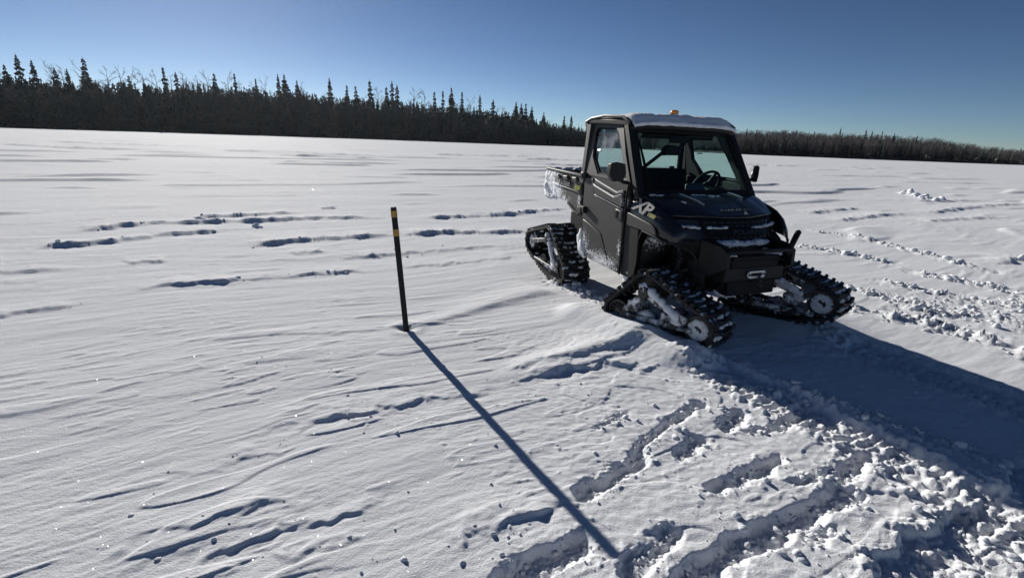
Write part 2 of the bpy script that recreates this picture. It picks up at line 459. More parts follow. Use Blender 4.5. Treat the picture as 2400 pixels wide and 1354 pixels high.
LUMPY = [  # broken snow ridges: polyline, half width, height
    ([(1.97,3.25),(2.24,3.11),(2.43,2.90),(2.59,2.66),(2.74,2.53),(2.87,2.35),(3.03,2.25)], .075, .038),
    ([(3.91,5.23),(4.15,5.03),(4.41,4.84),(4.62,4.43),(4.71,4.09),(4.78,3.80)], .13, .085),
    ([(0.55,5.97),(0.78,5.62),(1.10,5.12),(1.35,4.75)], .09, .075),
    ([(6.70,10.86),(7.23,10.35),(7.33,9.14),(7.42,8.27),(7.43,7.40)], .10, .055), ([(5.36,8.98),(5.78,8.50),(6.15,7.85)], .10, .06),
    ([(4.43,6.15),(4.57,5.83),(4.71,5.59),(4.71,5.21),(4.95,5.09)], .09, .05), ([(6.11,7.08),(6.34,6.76),(6.59,6.37),(6.62,5.99)], .10, .06),
    ([(18.78,24.06),(17.26,20.01)], .2, .09), ([(4.97,5.46),(5.20,5.05),(5.51,4.89)], .28, .04), ([(5.2,6.4),(5.9,5.6),(6.2,4.9)], .12, .045),
    ([(5.9,5.6),(6.6,5.5),(7.5,5.2)], .2, .04),
]
STEP = [(3.6,2.75),(3.01,2.41),(2.84,2.32),(2.50,2.15),(2.21,2.00),(1.86,1.83),(1.67,1.72),(1.46,1.57),(1.30,1.44),(1.0,1.2)]

def poly_d(X, Y, P):
    """distance, signed side (+ = left of travel), parameter 0..1 along the polyline"""
    best = np.full(X.shape, 1e9); side = np.zeros(X.shape); par = np.zeros(X.shape)
    P = np.array(P); L = np.hypot(*np.diff(P, axis=0).T); T = np.concatenate([[0], np.cumsum(L)]); tot = T[-1]
    for i in range(len(P) - 1):
        a = P[i]; d = P[i + 1] - a; l2 = d @ d
        t = np.clip(((X - a[0]) * d[0] + (Y - a[1]) * d[1]) / l2, 0, 1)
        dx = X - a[0] - t * d[0]; dy = Y - a[1] - t * d[1]
        dd = np.hypot(dx, dy); m = dd < best
        best = np.where(m, dd, best); side = np.where(m, np.sign(d[0] * dy - d[1] * dx), side); par = np.where(m, (T[i] + t * L[i]) / tot, par)
    return best, side, par, tot

def near(X, Y, P, pad):
    P = np.array(P); lo = P.min(0) - pad; hi = P.max(0) + pad
    return np.nonzero((X > lo[0]) & (X < hi[0]) & (Y > lo[1]) & (Y < hi[1]))[0]

def lumps(X, Y, sc, seed):
    """rounded clod-like bumps, 0..1"""
    a = perlin(X / sc, Y / sc, seed); b = perlin(X / sc * 2.1, Y / sc * 2.1, seed + 5); c = perlin(X / sc * 4.3, Y / sc * 4.3, seed + 9)
    t = np.clip(a * 1.0 + b * .55 + c * .3 + .05, 0, 1)
    return np.sqrt(t)

def slabs(X, Y, sc, seed):
    """angular broken plates: every cell its own height and tilt, with gaps between, 0..1"""
    x = X / sc; y = Y / sc; ix = np.floor(x).astype(np.int64); iy = np.floor(y).astype(np.int64)
    f1 = np.full(x.shape, 9.0); f2 = np.full(x.shape, 9.0); val = np.zeros(x.shape)
    for dx in (-1, 0, 1):
        for dy in (-1, 0, 1):
            h = _hash(ix + dx, iy + dy, seed); h2 = _hash(ix + dx, iy + dy, seed + 77)
            px = ix + dx + (h & 1023) / 1023.0; py = iy + dy + ((h >> 10) & 1023) / 1023.0
            d = np.hypot(x - px, y - py)
            v = (h2 & 1023) / 1023.0 + ((((h2 >> 10) & 511) / 511.0 - .5) * (x - px) + (((h2 >> 19) & 511) / 511.0 - .5) * (y - py)) * 2.2
            m = d < f1
            f2 = np.where(m, f1, np.minimum(f2, d)); val = np.where(m, v, val); f1 = np.where(m, d, f1)
    return np.clip(val, 0, 1.4) * sstep(.0, .22, f2 - f1)

def snow_z(X, Y):
    X = np.asarray(X, float); Y = np.asarray(Y, float)
    r = np.hypot(X, Y)
    s = X * WC + Y * WS; n = -X * WS + Y * WC
    wob = perlin(s / 3, n / 3, 3) * .25
    nn = n + wob
    z = .012 * perlin(s / 4.5, nn / 1.1, 1) + .05 * perlin(X / 14, Y / 14, 2) * sstep(4, 12, r)
    fade = 1 - sstep(25, 70, r)
    z += fade * .0042 * perlin(s / 1.5, nn / .24, 21)
    z += fade * .0026 * perlin(s / .6, nn / .10, 22)
    patch = sstep(-.5, .5, perlin(X / .9, Y / .7, 24))
    z += .0018 * perlin(s / .25, nn / .04, 23) * (1 - sstep(6, 14, r))
    z += (.0013 * perlin(s / .075, nn / .026, 25) * (.35 + patch) + .0008 * perlin(X / .024, Y / .024, 26) * (.4 + .8 * patch)) * (1 - sstep(4, 9, r))
    z += .0045 * sstep(.12, .5, perlin(s / .16, nn / .05, 27)) * sstep(.1, .6, perlin(X / .7, Y / .6, 28)) * (1 - sstep(4.5, 8, r))
    # small wind-cut steps: asymmetric ridges facing the camera side
    for (ls, ln, amp, th, sd_) in ((1.6, .30, .008, .24, 31), (.7, .13, .007, .26, 32), (.35, .07, .005, .25, 34), (5., 1.1, .045, .22, 33)):
        q = perlin(s / ls, nn / ln, sd_); e = sstep(th, 1.0, q + .9 - np.minimum(.9, th + .08 + .006 * r)) if False else sstep(0, 1, (q - th) / (.08 + .008 * r))
        msk = sstep(-.1, .45, perlin(X / 2.2, Y / 2.2, sd_ + 7) + (.0 if ls < 3 else -.05))
        if ls > 3: msk = msk * sstep(8, 14, r)
        z += amp * e * msk * (1 - .5 * sstep(th + .1, .9, q))
    # far sastrugi lines
    q = perlin(s / 9., nn / 1.6, 41)
    z += .09 * sstep(0, 1, (q - .30) / (.08 + .004 * r)) * sstep(14, 24, r) * (1 - sstep(110, 200, r))
    # scarps
    for P, hgt, ramp, lump in SCARPS:
        big = 1.0 if abs(P[0][0]) < 22 and P[0][1] < 24 else 4.0
        I = near(X, Y, P, max(.5, 3.2 * ramp))
        if len(I) == 0: continue
        x, y = X[I], Y[I]
        wx = perlin(x / (.22 * big), y / (.22 * big), 51) * .05 * big * (1 + lump); wy = perlin(x / (.22 * big), y / (.22 * big), 52) * .05 * big * (1 + lump)
        wx = wx + perlin(x / .07, y / .07, 53) * .020 * (1 + lump) ; wy = wy + perlin(x / .07, y / .07, 54) * .020 * (1 + lump)
        d, sg, t, tot = poly_d(x + wx, y + wy, P)
        sd_ = d * sg
        along = perlin(t * tot / (.35 * big), 0 * t + 3.3, 55)
        amp = (.55 if P[0][1] > 4.2 else .46) * hgt * (1 + .75 * lump * along) * (.72 + .42 * sstep(-.35, .35, perlin(t * tot / (.34 * big), 0 * t + 8.1, 56)) + .32 * perlin(x / (.05 + .05 * big), y / (.05 + .05 * big), 57)) * sstep(-.02, .14, t) * (1 - sstep(.82, 1.0, t) * .8)
        edge = np.maximum(.045, .011 * np.hypot(x, y))
        prof = np.where(sd_ > 0, np.exp(-(sd_ / ramp) ** 1.3), 1 - sstep(0, edge, -sd_))
        dig = -.25 * np.exp(-((sd_ + edge * 1.6) / (edge * 2.2)) ** 2)
        endf = 1 - sstep(.0, .12 * big, np.where((t <= 0) | (t >= 1), d, 0))
        z[I] += amp * (prof + dig) * endf
    # loose-snow disturbance masks in the trampled foreground
    I = np.nonzero((X > -1.2) & (X < 3.6) & (Y > .6) & (Y < 4.2))[0]
    if len(I):
        x, y = X[I], Y[I]
        zone = sstep(-.25, .55, x + .25 * perlin(x / .4, y / .4, 61)) * (1 - sstep(3.0, 3.5, y)) * (1 - .55 * sstep(2.1, 3.0, y))
        zone *= sstep(-.25, .35, perlin(x / .35, y / .35, 62) + .12)
        lm = lumps(x, y, .07, 63); lm = np.clip(lm - .45, 0, 1) * 1.8
        z[I] += .0035 * zone * lm * sstep(-.1, .4, perlin(x / .22, y / .22, 67))
        # plates of crust slightly tilted
        z[I] += .007 * sstep(.0, .05, perlin(x / .5, y / .35, 64)) * sstep(.1, .7, x) + .003 * perlin(x / .06, y / .04, 68) * sstep(-.4, .4, x)
        # scattered pellets with a wind tail, left and middle foreground
        pel = perlin(x / .055, y / .055, 65)
        z[I] += .006 * sstep(.55, .8, pel) * sstep(-.3, .3, perlin(x / .8, y / .8, 66) + .15) * sstep(-1.6, -.6, x)
    for k, (P, hw, dep) in enumerate(TRENCH):
        I = near(X, Y, P, hw + .25)
        if len(I) == 0: continue
        x, y = X[I], Y[I]
        wx = perlin(x / .12, y / .12, 71 + k) * .035 + perlin(x / .035, y / .035, 171 + k) * .010
        wy = perlin(x / .12, y / .12, 91 + k) * .035 + perlin(x / .035, y / .035, 191 + k) * .010
        d, sg, t, tot = poly_d(x + wx, y + wy, P)
        hw = hw * .80; inside = 1 - sstep(hw - .055, hw, d)
        rub = (.35 * lumps(x, y, .055, 111 + k) + .50 * slabs(x, y, .045, 116 + k)) * sstep(-.3, .3, perlin(x / .14, y / .14, 131 + k))
        z[I] += inside * (-.58 * dep + .024 * rub + .004 * perlin(x / .02, y / .02, 121 + k)) + .008 * np.exp(-((d - hw * 1.15) / .03) ** 2) * lumps(x, y, .04, 151 + k) * sstep(-.1, .4, perlin(x / .15, y / .15, 161 + k))
    # chopped lower ground beyond the step at the right corner
    I = near(X, Y, STEP, 2.2)
    if len(I):
        x, y = X[I], Y[I]
        wx = perlin(x / .2, y / .2, 201) * .09 + perlin(x / .06, y / .06, 203) * .02; wy = perlin(x / .2, y / .2, 202) * .09 + perlin(x / .06, y / .06, 204) * .02
        d, sg, t, tot = poly_d(x + wx, y + wy, STEP)
        low = np.where(sg > 0, sstep(0, .035, d), 0) * (1 - sstep(1.5, 2.0, d))
        z[I] += low * (-.050 + .015 * slabs(x, y, .085, 210) + .007 * slabs(x + .3, y, .035, 217) + .026 * lumps(x, y, .22, 205) * sstep(-.4, .3, perlin(x / .4, y / .4, 208))  + .012 * perlin(x / .25, y / .25, 209))
        z[I] += .02 * np.exp(-(d / .05) ** 2) * lumps(x, y, .06, 207)
    # packed trail of the tracks ahead of the vehicle
    for side in (-1, 1):
        a = v2w(.75 if side < 0 else .8, side * .78 + .1); P = [a, (a[0] + 1.7 * CV * .92 - 1.7 * SVN * .10, a[1] + 1.7 * SVN * .92 + 1.7 * CV * .10), (a[0] + 4.2 * CV, a[1] + 4.2 * SVN + .3)]
        I = near(X, Y, P, .6)
        if len(I) == 0: continue
        x, y = X[I], Y[I]
        d, sg, t, tot = poly_d(x + perlin(x / .3, y / .3, 211) * .05, y + perlin(x / .3, y / .3, 212) * .05, P)
        ins = 1 - sstep(.17, .24, d)
        tread = .5 + .5 * np.sin(t * tot / .068 * 2 * math.pi + perlin(x / .3, y / .3, 213) * 2)
        z[I] += ins * (-.055 + .020 * tread * sstep(-.4, .3, perlin(x / .4, y / .4, 214) + .2)) * sstep(0, .06, t) + ins * .03 * lumps(x, y, .09, 215)
        z[I] += .03 * np.exp(-((d - .27) / .06) ** 2) * lumps(x, y, .08, 216) * sstep(0, .06, t)
    for k, (P, hw, hgt) in enumerate(LUMPY):
        I = near(X, Y, P, hw * 3)
        if len(I) == 0: continue
        x, y = X[I], Y[I]
        d, sg, t, tot = poly_d(x + perlin(x / .25, y / .25, 221 + k) * .08, y + perlin(x / .25, y / .25, 231 + k) * .08, P)
        env = np.exp(-(d / hw) ** 2) * (1 - sstep(0, hw, np.where((t <= 0) | (t >= 1), d, 0)))
        L1 = lumps(x, y, .085 if hgt > .05 else .07, 241 + k); L2 = lumps(x, y, .04, 251 + k)
        gap = sstep(-.35, .15, perlin(t * tot / .3, 0 * t + k, 261) + .1)
        S1 = slabs(x, y, .065 if hgt > .05 else .05, 271 + k)
        z[I] += env * gap * hgt * (L1 * .35 + L2 * .2 + .75 * S1)
        z[I] -= .35 * hgt * np.exp(-((d - hw * 1.5) / (hw * .6)) ** 2) * gap * L1
    # smooth wind drifts: tail of the post, wedge beside the near front track
    for P, hgt, wf, wn in (([(-.90,4.14),(-.65,4.37),(-.22,4.87),(.51,5.50)], .034, .42, .13), ([(.10,3.40),(.75,3.80),(1.32,4.19)], .040, .34, .10), ([(-.4,3.1),(.35,3.40),(1.0,3.62)], .010, .30, .12)):
        I = near(X, Y, P, 1.2)
        if len(I) == 0: continue
        x, y = X[I], Y[I]
        d, sg, t, tot = poly_d(x + perlin(x / .5, y / .5, 281) * .04, y + perlin(x / .5, y / .5, 282) * .04, P)
        w = np.where(sg > 0, wf, wn) * (.35 + .65 * t)
        z[I] += hgt * np.exp(-(d / w) ** 2) * (.35 + .65 * sstep(0, .6, t)) * (1 - sstep(.9, 1.0, t) * .7) * np.where((t <= 0) | (t >= 1), np.exp(-(d / .12) ** 2), 1)
    a_ = v2w(-.45, -1.08); b_ = v2w(.62, -.80)
    d, sg, t, tot = poly_d(X, Y, [a_, b_])
    z += .080 * (1 - sstep(.10, .40, d))
    # scour round the marker post and the mound under the far front track
    d = np.hypot(X + .957, Y - 4.107)
    z += -.030 * np.exp(-(d / .06) ** 2) + .010 * np.exp(-((d - .13) / .05) ** 2)
    fx, fy = v2w(.35, .95); d = np.hypot(X - fx, Y - fy)
    z += .09 * np.exp(-(d / .45) ** 2)
    fx, fy = v2w(-1.9, -.9); d = np.hypot(X - fx, Y - fy)
    z -= .02 * np.exp(-(d / .5) ** 2)
    return z

def build_ground():
    rs = [0.0, .5]
    while rs[-1] < 900:
        q = rs[-1]
        rs.append(q + (.12 if q < 1.15 else max(.006, min(.00088 * q * q, .0075 * q if q < 45 else .0125 * q))))
    rs = np.array(rs[1:])
    a_d = np.radians(np.linspace(-54, 54, 800)); a_o = np.radians(np.linspace(54, 306, 64))[1:-1]
    ang = np.concatenate([a_d, a_o])
    A, Rr = np.meshgrid(ang, rs)
    X = (Rr * np.sin(A)).ravel(); Y = (Rr * np.cos(A)).ravel()
    Z = snow_z(X, Y)
    nr, na = A.shape
    V = np.stack([X, Y, Z], 1)
    V = np.concatenate([V, [[0, 0, 0]]])
    i = np.arange(nr - 1)[:, None] * na; j = np.arange(na)[None, :]; j2 = (j + 1) % na
    F = np.stack([i + j, i + na + j, i + na + j2, i + j2], -1).reshape(-1, 4)   # seen from above: counter-clockwise
    F = F[:, ::-1]
    T = np.stack([np.full(na, nr * na), np.arange(na), (np.arange(na) + 1) % na], 1)[:, ::-1]
    me = bpy.data.meshes.new('snow_field')
    me.vertices.add(len(V)); me.vertices.foreach_set('co', V.ravel())
    me.loops.add(F.size + T.size); me.loops.foreach_set('vertex_index', np.concatenate([F.ravel(), T.ravel()]).astype(np.int32))
    me.polygons.add(len(F) + len(T))
    st = np.concatenate([np.arange(len(F)) * 4, len(F) * 4 + np.arange(len(T)) * 3]).astype(np.int32)
    me.polygons.foreach_set('loop_start', st)
    me.polygons.foreach_set('use_smooth', np.ones(len(F) + len(T), bool))
    me.update(calc_edges=True); me.validate()
    me.materials.append(MT['snow_ground'])
    o = bpy.data.objects.new('snow_field', me); col.objects.link(o)
    tag(o, 'wind-carved snow over the frozen lake, trampled in the right foreground', kind='structure')
    print('ground verts', len(V), nr, na)
    return o
build_ground()

def snow_clods():
    rnd = random.Random(17); C = []
    def along(P, n, spread, s0, s1, pw=2.6):
        P = np.array(P, float); L = np.hypot(*np.diff(P, axis=0).T); T = np.concatenate([[0], np.cumsum(L)])
        for _ in range(n):
            q = rnd.uniform(0, T[-1]); x = np.interp(q, T, P[:, 0]) + rnd.gauss(0, spread); y = np.interp(q, T, P[:, 1]) + rnd.gauss(0, spread)
            C.append((x, y, s0 + (s1 - s0) * rnd.random() ** pw))
    for P, hw, dep in TRENCH: along(P, int(20 * max(.5, len(P) - .4)), hw * .6, .004, .020)
    for P, hw, hgt in LUMPY:
        far_ = max(1.0, P[0][1] / 4.5)
        along(P, 90 if P[0][1] < 6.5 else 50, hw * .8, .006 * far_, .032 * far_)
    along(STEP[1:], 90, .16, .005, .028)
    for P, hgt, ramp, lump in SCARPS:
        if P[0][1] < 4.2: along(P, 5, .05, .003, .010, 3.5)
        elif P[0][1] < 14 and lump > .5: along(P, 12, .10, .006, .03, 4)
    for x, y, q in ((-6.05, 9.15, .06), (-4.75, 8.75, .06), (8.9, 8.3, .06)): C.append((x, y, q)); C.append((x + .12, y - .05, q * .6))
    for _ in range(170):
        x, y = rnd.uniform(-.6, 3.2), rnd.uniform(1.4, 3.4)
        C.append((x, y, .003 + .014 * rnd.random() ** 4))
    for _ in range(40):
        x, y = rnd.uniform(-2.4, .2), rnd.uniform(1.4, 3.4); C.append((x, y, .002 + .010 * rnd.random() ** 5))
    for _ in range(150):       # chopped ground at the right corner
        x = rnd.uniform(1.6, 3.4); C.append((x, 1.25 + .62 * (x - 1.3) * rnd.random(), .006 + .03 * rnd.random() ** 2.5))
    g = (1 + 5 ** .5) / 2
    ico = np.array([(-1, g, 0), (1, g, 0), (-1, -g, 0), (1, -g, 0), (0, -1, g), (0, 1, g), (0, -1, -g), (0, 1, -g), (g, 0, -1), (g, 0, 1), (-g, 0, -1), (-g, 0, 1)]) / 1.9
    fi_ = [(0, 11, 5), (0, 5, 1), (0, 1, 7), (0, 7, 10), (0, 10, 11), (1, 5, 9), (5, 11, 4), (11, 10, 2), (10, 7, 6), (7, 1, 8), (3, 9, 4), (3, 4, 2), (3, 2, 6), (3, 6, 8), (3, 8, 9), (4, 9, 5), (2, 4, 11), (6, 2, 10), (8, 6, 7), (9, 8, 1)]
    bm = bmesh.new(); vs = [bm.verts.new(p) for p in ico]
    for f in fi_: bm.faces.new([vs[i] for i in f])
    bmesh.ops.subdivide_edges(bm, edges=bm.edges[:], cuts=1, use_grid_fill=True)
    sub = np.array([v.co[:] for v in bm.verts]); sub /= np.linalg.norm(sub, axis=1)[:, None]; bm.verts.index_update(); fs = [tuple(v.index for v in f.verts) for f in bm.faces]; bm.free()
    Z = snow_z(np.array([c[0] for c in C]), np.array([c[1] for c in C]))
    V = []; F = []; nb = 0
    for (x, y, q), z in zip(C, Z):
        k = RNG.normal(0, 1, 3); m_ = 1 + .22 * (sub @ k) * np.sign(sub @ RNG.normal(0, 1, 3)) * .6 + RNG.normal(0, .09, len(sub))
        v = sub * m_[:, None] * np.array([rnd.uniform(.7, 1.3), rnd.uniform(.7, 1.3), rnd.uniform(.5, .95)]) * q
        a = rnd.uniform(0, 6.28); c_, s_ = math.cos(a), math.sin(a)
        V.append(np.stack([v[:, 0] * c_ - v[:, 1] * s_ + x, v[:, 0] * s_ + v[:, 1] * c_ + y, v[:, 2] + z + q * .22], 1))
        F += [tuple(i + nb for i in f) for f in fs]; nb += len(sub)
    me = bpy.data.meshes.new('snow_clods'); me.from_pydata(np.concatenate(V).tolist(), [], F); me.materials.append(MT['snow'])
    me.polygons.foreach_set('use_smooth', [True] * len(me.polygons)); me.update()
    o = bpy.data.objects.new('snow_clods', me); col.objects.link(o)
    tag(o, 'broken crumbs and clods of snow strewn over the trampled snow field', 'snow', kind='stuff')
snow_clods()

# ------------------------------------------------------------------ far shore: land and forest
SH_AZ = np.array([-80, -60, -46, -35, -19, 0, 8, 14, 23, 35, 47, 60, 80.])
SH_R = np.array([210, 235, 250, 285, 320, 305, 315, 280, 225, 235, 285, 320, 340.])
SK_AZ = np.array([-80, -60, -45.1, -42.7, -40, -37.1, -34, -30.6, -27, -23.1, -19, -14.7, -10.2, -5.5, -.7, 4.1, 7.5, 13.5, 22.2, 26.2, 29.9, 33.4, 36.6, 39.6, 42.5, 45.1, 60, 80])
SK_T = np.array([.06, .06, .0625, .0644, .0651, .0683, .0714, .074, .0736, .0737, .069, .0658, .066, .0619, .0533, .0404, .0328, .0336, .033, .0332, .0319, .0312, .0292, .0254, .0183, .0135, .012, .012])
def shore_r(a): return np.interp(np.degrees(a), SH_AZ, SH_R)
def sky_t(a):
    d_ = np.degrees(a)
    return np.interp(d_, SK_AZ, SK_T) * (1 + .05 * perlin(d_ / 1.1, 0 * d_ + .5, 311) + .05 * perlin(d_ / 3.3, 0 * d_ + 4.5, 312))
DEPTH = 80.0
def land_z(a, r):
    """rising wooded ground behind the shoreline; its trees then reach the skyline"""
    rs_ = shore_r(a); t = (r - rs_) / DEPTH
    top = np.maximum(CAM_H + (rs_ + DEPTH) * sky_t(a) - 14.0, 1.0)
    return np.where(t < 0, -1.0, .8 * sstep(0, .03, t) + (top - .8) * sstep(.05, 1.0, t))
def build_land():
    az = np.radians(np.linspace(-80, 80, 321)); tt = np.array([-.02, 0, .01, .025, .05, .12, .25, .4, .6, .8, 1.0, 1.6, 3.0])
    A, T = np.meshgrid(az, tt)
    Rr = shore_r(A) + T * DEPTH + np.where(T < .04, perlin(np.degrees(A) * 1.3, T * 0, 301) * 3 + perlin(np.degrees(A) * 5, T * 0, 302) * 1.2, 0)
    Z = land_z(A, np.minimum(Rr, shore_r(A) + DEPTH)); Z = np.where(T <= 0, -.3, Z) + np.where(T > 0, .5 * perlin(A * 200, T * 20, 303), 0)
    mb = MB(); mb.grid([[(float(r * math.sin(a)), float(r * math.cos(a)), float(z)) for a, r, z in zip(A[i], Rr[i], Z[i])] for i in range(len(tt))])
    o = mb.build('hillside', MT['brush'], smooth=True)
    tag(o, 'brushy wooded land rising behind the lake shore', kind='structure')
build_land()

def spruce_mesh(name, h, w, levels, per, seed, needle, ragged=.35):
    rnd = random.Random(seed)
    cr = MB()
    z0 = .06 * h
    for i in range(levels):
        t = (i + rnd.uniform(-.3, .3)) / levels
        z = z0 + (h - z0) * min(max(t, 0), .985)
        rad = w * (1 - t) ** .8 * rnd.uniform(1 - ragged, 1.1) + .10
        if t < .12: rad *= .6 + 3 * t
        a0 = rnd.uniform(0, 6.28)
        for k in range(per):
            if rnd.random() < .10: continue
            a = a0 + 6.283 * k / per + rnd.uniform(-.35, .35)
            R_ = rad * rnd.uniform(.55, 1.12); dz = -R_ * rnd.uniform(.15, .50)
            ca, sa = math.cos(a), math.sin(a); wd = R_ * rnd.uniform(.28, .45) + .06
            th = (h / levels) * rnd.uniform(.9, 1.5)
            tip = (ca * R_, sa * R_, z + dz + (.10 * R_ if t > .5 else 0))
            m1 = (ca * R_ * .6 - sa * wd, sa * R_ * .6 + ca * wd, z + dz * .75)
            m2 = (ca * R_ * .6 + sa * wd, sa * R_ * .6 - ca * wd, z + dz * .75)
            hang = (ca * R_ * .55, sa * R_ * .55, z + dz - th * .5)
            cr.add([(0, 0, z + th * .4), m1, tip, m2, hang], [(0, 1, 2), (0, 2, 3), (0, 4, 2)])
    cr.add([(.07, 0, h * .93), (-.04, .06, h * .93), (-.04, -.06, h * .93), (0, 0, h * 1.02)], [(0, 1, 3), (1, 2, 3), (2, 0, 3)])
    tr = MB(); tr.tube([(0, 0, -.6), (0, 0, h * .5), (0, 0, h * .95)], [.016 * h, .009 * h, .002 * h], 6)
    return cr.mesh(name + '_crown', needle, recalc=False), tr.mesh(name + '_trunk', MT['bark'], smooth=True)

def bare_mesh(name, h, seed, bark, ntw=5, spread=1.0, base=.5):
    rnd = random.Random(seed)
    tr = MB(); cr = MB()
    lean = rnd.uniform(-.04, .04)
    top = Vector((lean * h, rnd.uniform(-.03, .03) * h, h * .82))
    tr.tube([(0, 0, -.6), (lean * h * .4, 0, h * .4), top], [.011 * h, .008 * h, .003 * h], 5)
    def seg(a, b, r0, r1):
        d = (b - a)
        u = d.cross(Vector((rnd.uniform(-1, 1), rnd.uniform(-1, 1), .3))); u.normalize(); v = d.cross(u); v.normalize()
        vs = []
        for q, r in ((a, r0), (b, r1)):
            for g in (0, 2.094, 4.189): vs.append(q + r * (math.cos(g) * u + math.sin(g) * v))
        cr.add(vs, [(0, 1, 4, 3), (1, 2, 5, 4), (2, 0, 3, 5)])
    def branch(p, d, L, r, lev):
        q = p + d * L
        seg(p, q, r, r * .55)
        if lev == 0: return
        for k in range(ntw if lev > 1 else ntw - 1):
            f = rnd.uniform(.35, 1.0)
            nd = d + Vector((rnd.uniform(-1, 1), rnd.uniform(-1, 1), rnd.uniform(-.35, .7))) * .75
            nd.normalize()
            branch(p + d * L * f, nd, L * rnd.uniform(.45, .7), r * .5, lev - 1)
    nb = 9
    for i in range(nb):
        t = base + (1 - base) * i / (nb - 1)
        p = Vector((lean * h * t, 0, h * .82 * t)); a = rnd.uniform(0, 6.28)
        d = Vector((math.cos(a) * spread, math.sin(a) * spread, rnd.uniform(.45, 1.1))); d.normalize()
        branch(p, d, h * rnd.uniform(.12, .21) * (1.15 - .4 * (t - base) / (1 - base)), .0042 * h, 2)
    return cr.mesh(name + '_crown', MT['twig'], recalc=False), tr.mesh(name + '_trunk', bark, smooth=True)

def bare_lite(seed):
    rnd = random.Random(seed); mb = MB()
    mb.add([(.07, 0, 0), (-.05, .05, 0), (-.05, -.05, 0), (0, 0, 9.0)], [(0, 1, 3), (1, 2, 3), (2, 0, 3)])
    for i in range(80):
        z = rnd.uniform(2.0, 9.3); a = rnd.uniform(0, 6.28); L = rnd.uniform(.6, 2.0) * (1.15 - .06 * z); up = rnd.uniform(.3, 1.3) * L
        p = Vector((rnd.uniform(-.5, .5), rnd.uniform(-.5, .5), z)); q = p + Vector((math.cos(a) * L, math.sin(a) * L, up)); w = rnd.uniform(.035, .085)
        mb.add([p + Vector((0, 0, w)), p - Vector((0, 0, w)), q], [(0, 1, 2)])
        m_ = p.lerp(q, .5); b = rnd.uniform(0, 6.28); e = m_ + Vector((math.cos(b) * L * .5, math.sin(b) * L * .5, up * .5))
        mb.add([m_ + Vector((w * .7, 0, 0)), m_ - Vector((w * .7, 0, 0)), e], [(0, 1, 2)])
    return mb.mesh('m', MT['twig'], recalc=False)
SPR = [spruce_mesh('spruce', 10.0, w, lv, 8, 40 + i, nm, rg) for i, (w, lv, nm, rg) in enumerate(
    ((2.2, 24, MT['needle'], .35), (1.8, 26, MT['needle'], .45), (2.5, 22, MT['needle2'], .4), (1.5, 28, MT['needle'], .5), (2.0, 24, MT['needle2'], .55)))]
BARE = [bare_mesh('bare', 10.0, 60 + i, b, n, sp, ba) for i, (b, n, sp, ba) in enumerate(
    ((MT['palebark'], 5, .9, .55), (MT['bark'], 5, .8, .5), (MT['palebark'], 4, .7, .45), (MT['bark'], 5, 1.1, .62)))]

def place_tree(kind, a, r, ztop, label, group, rnd, width=1.0):
    """a tree of its own whose tip reaches height ztop"""
    zb = float(land_z(np.array(a), np.array(r)))
    h = max(ztop - zb, 2.0)
    cr, tr = rnd.choice(SPR if kind == 'spruce_tree' else BARE)
    o = empty(kind, (r * math.sin(a), r * math.cos(a), zb), rnd.uniform(0, 6.28))
    s = h / 10.0; sw = s * width * (min(1.0, (9.0 / h)) ** .5 if kind == 'spruce_tree' else 1)
    o.scale = (sw, sw, s)
    for nm, me in (('crown', cr), ('trunk', tr)):
        c = bpy.data.objects.new(nm, me); col.objects.link(c); c.parent = o
    tag(o, label, 'tree', group)
    return o

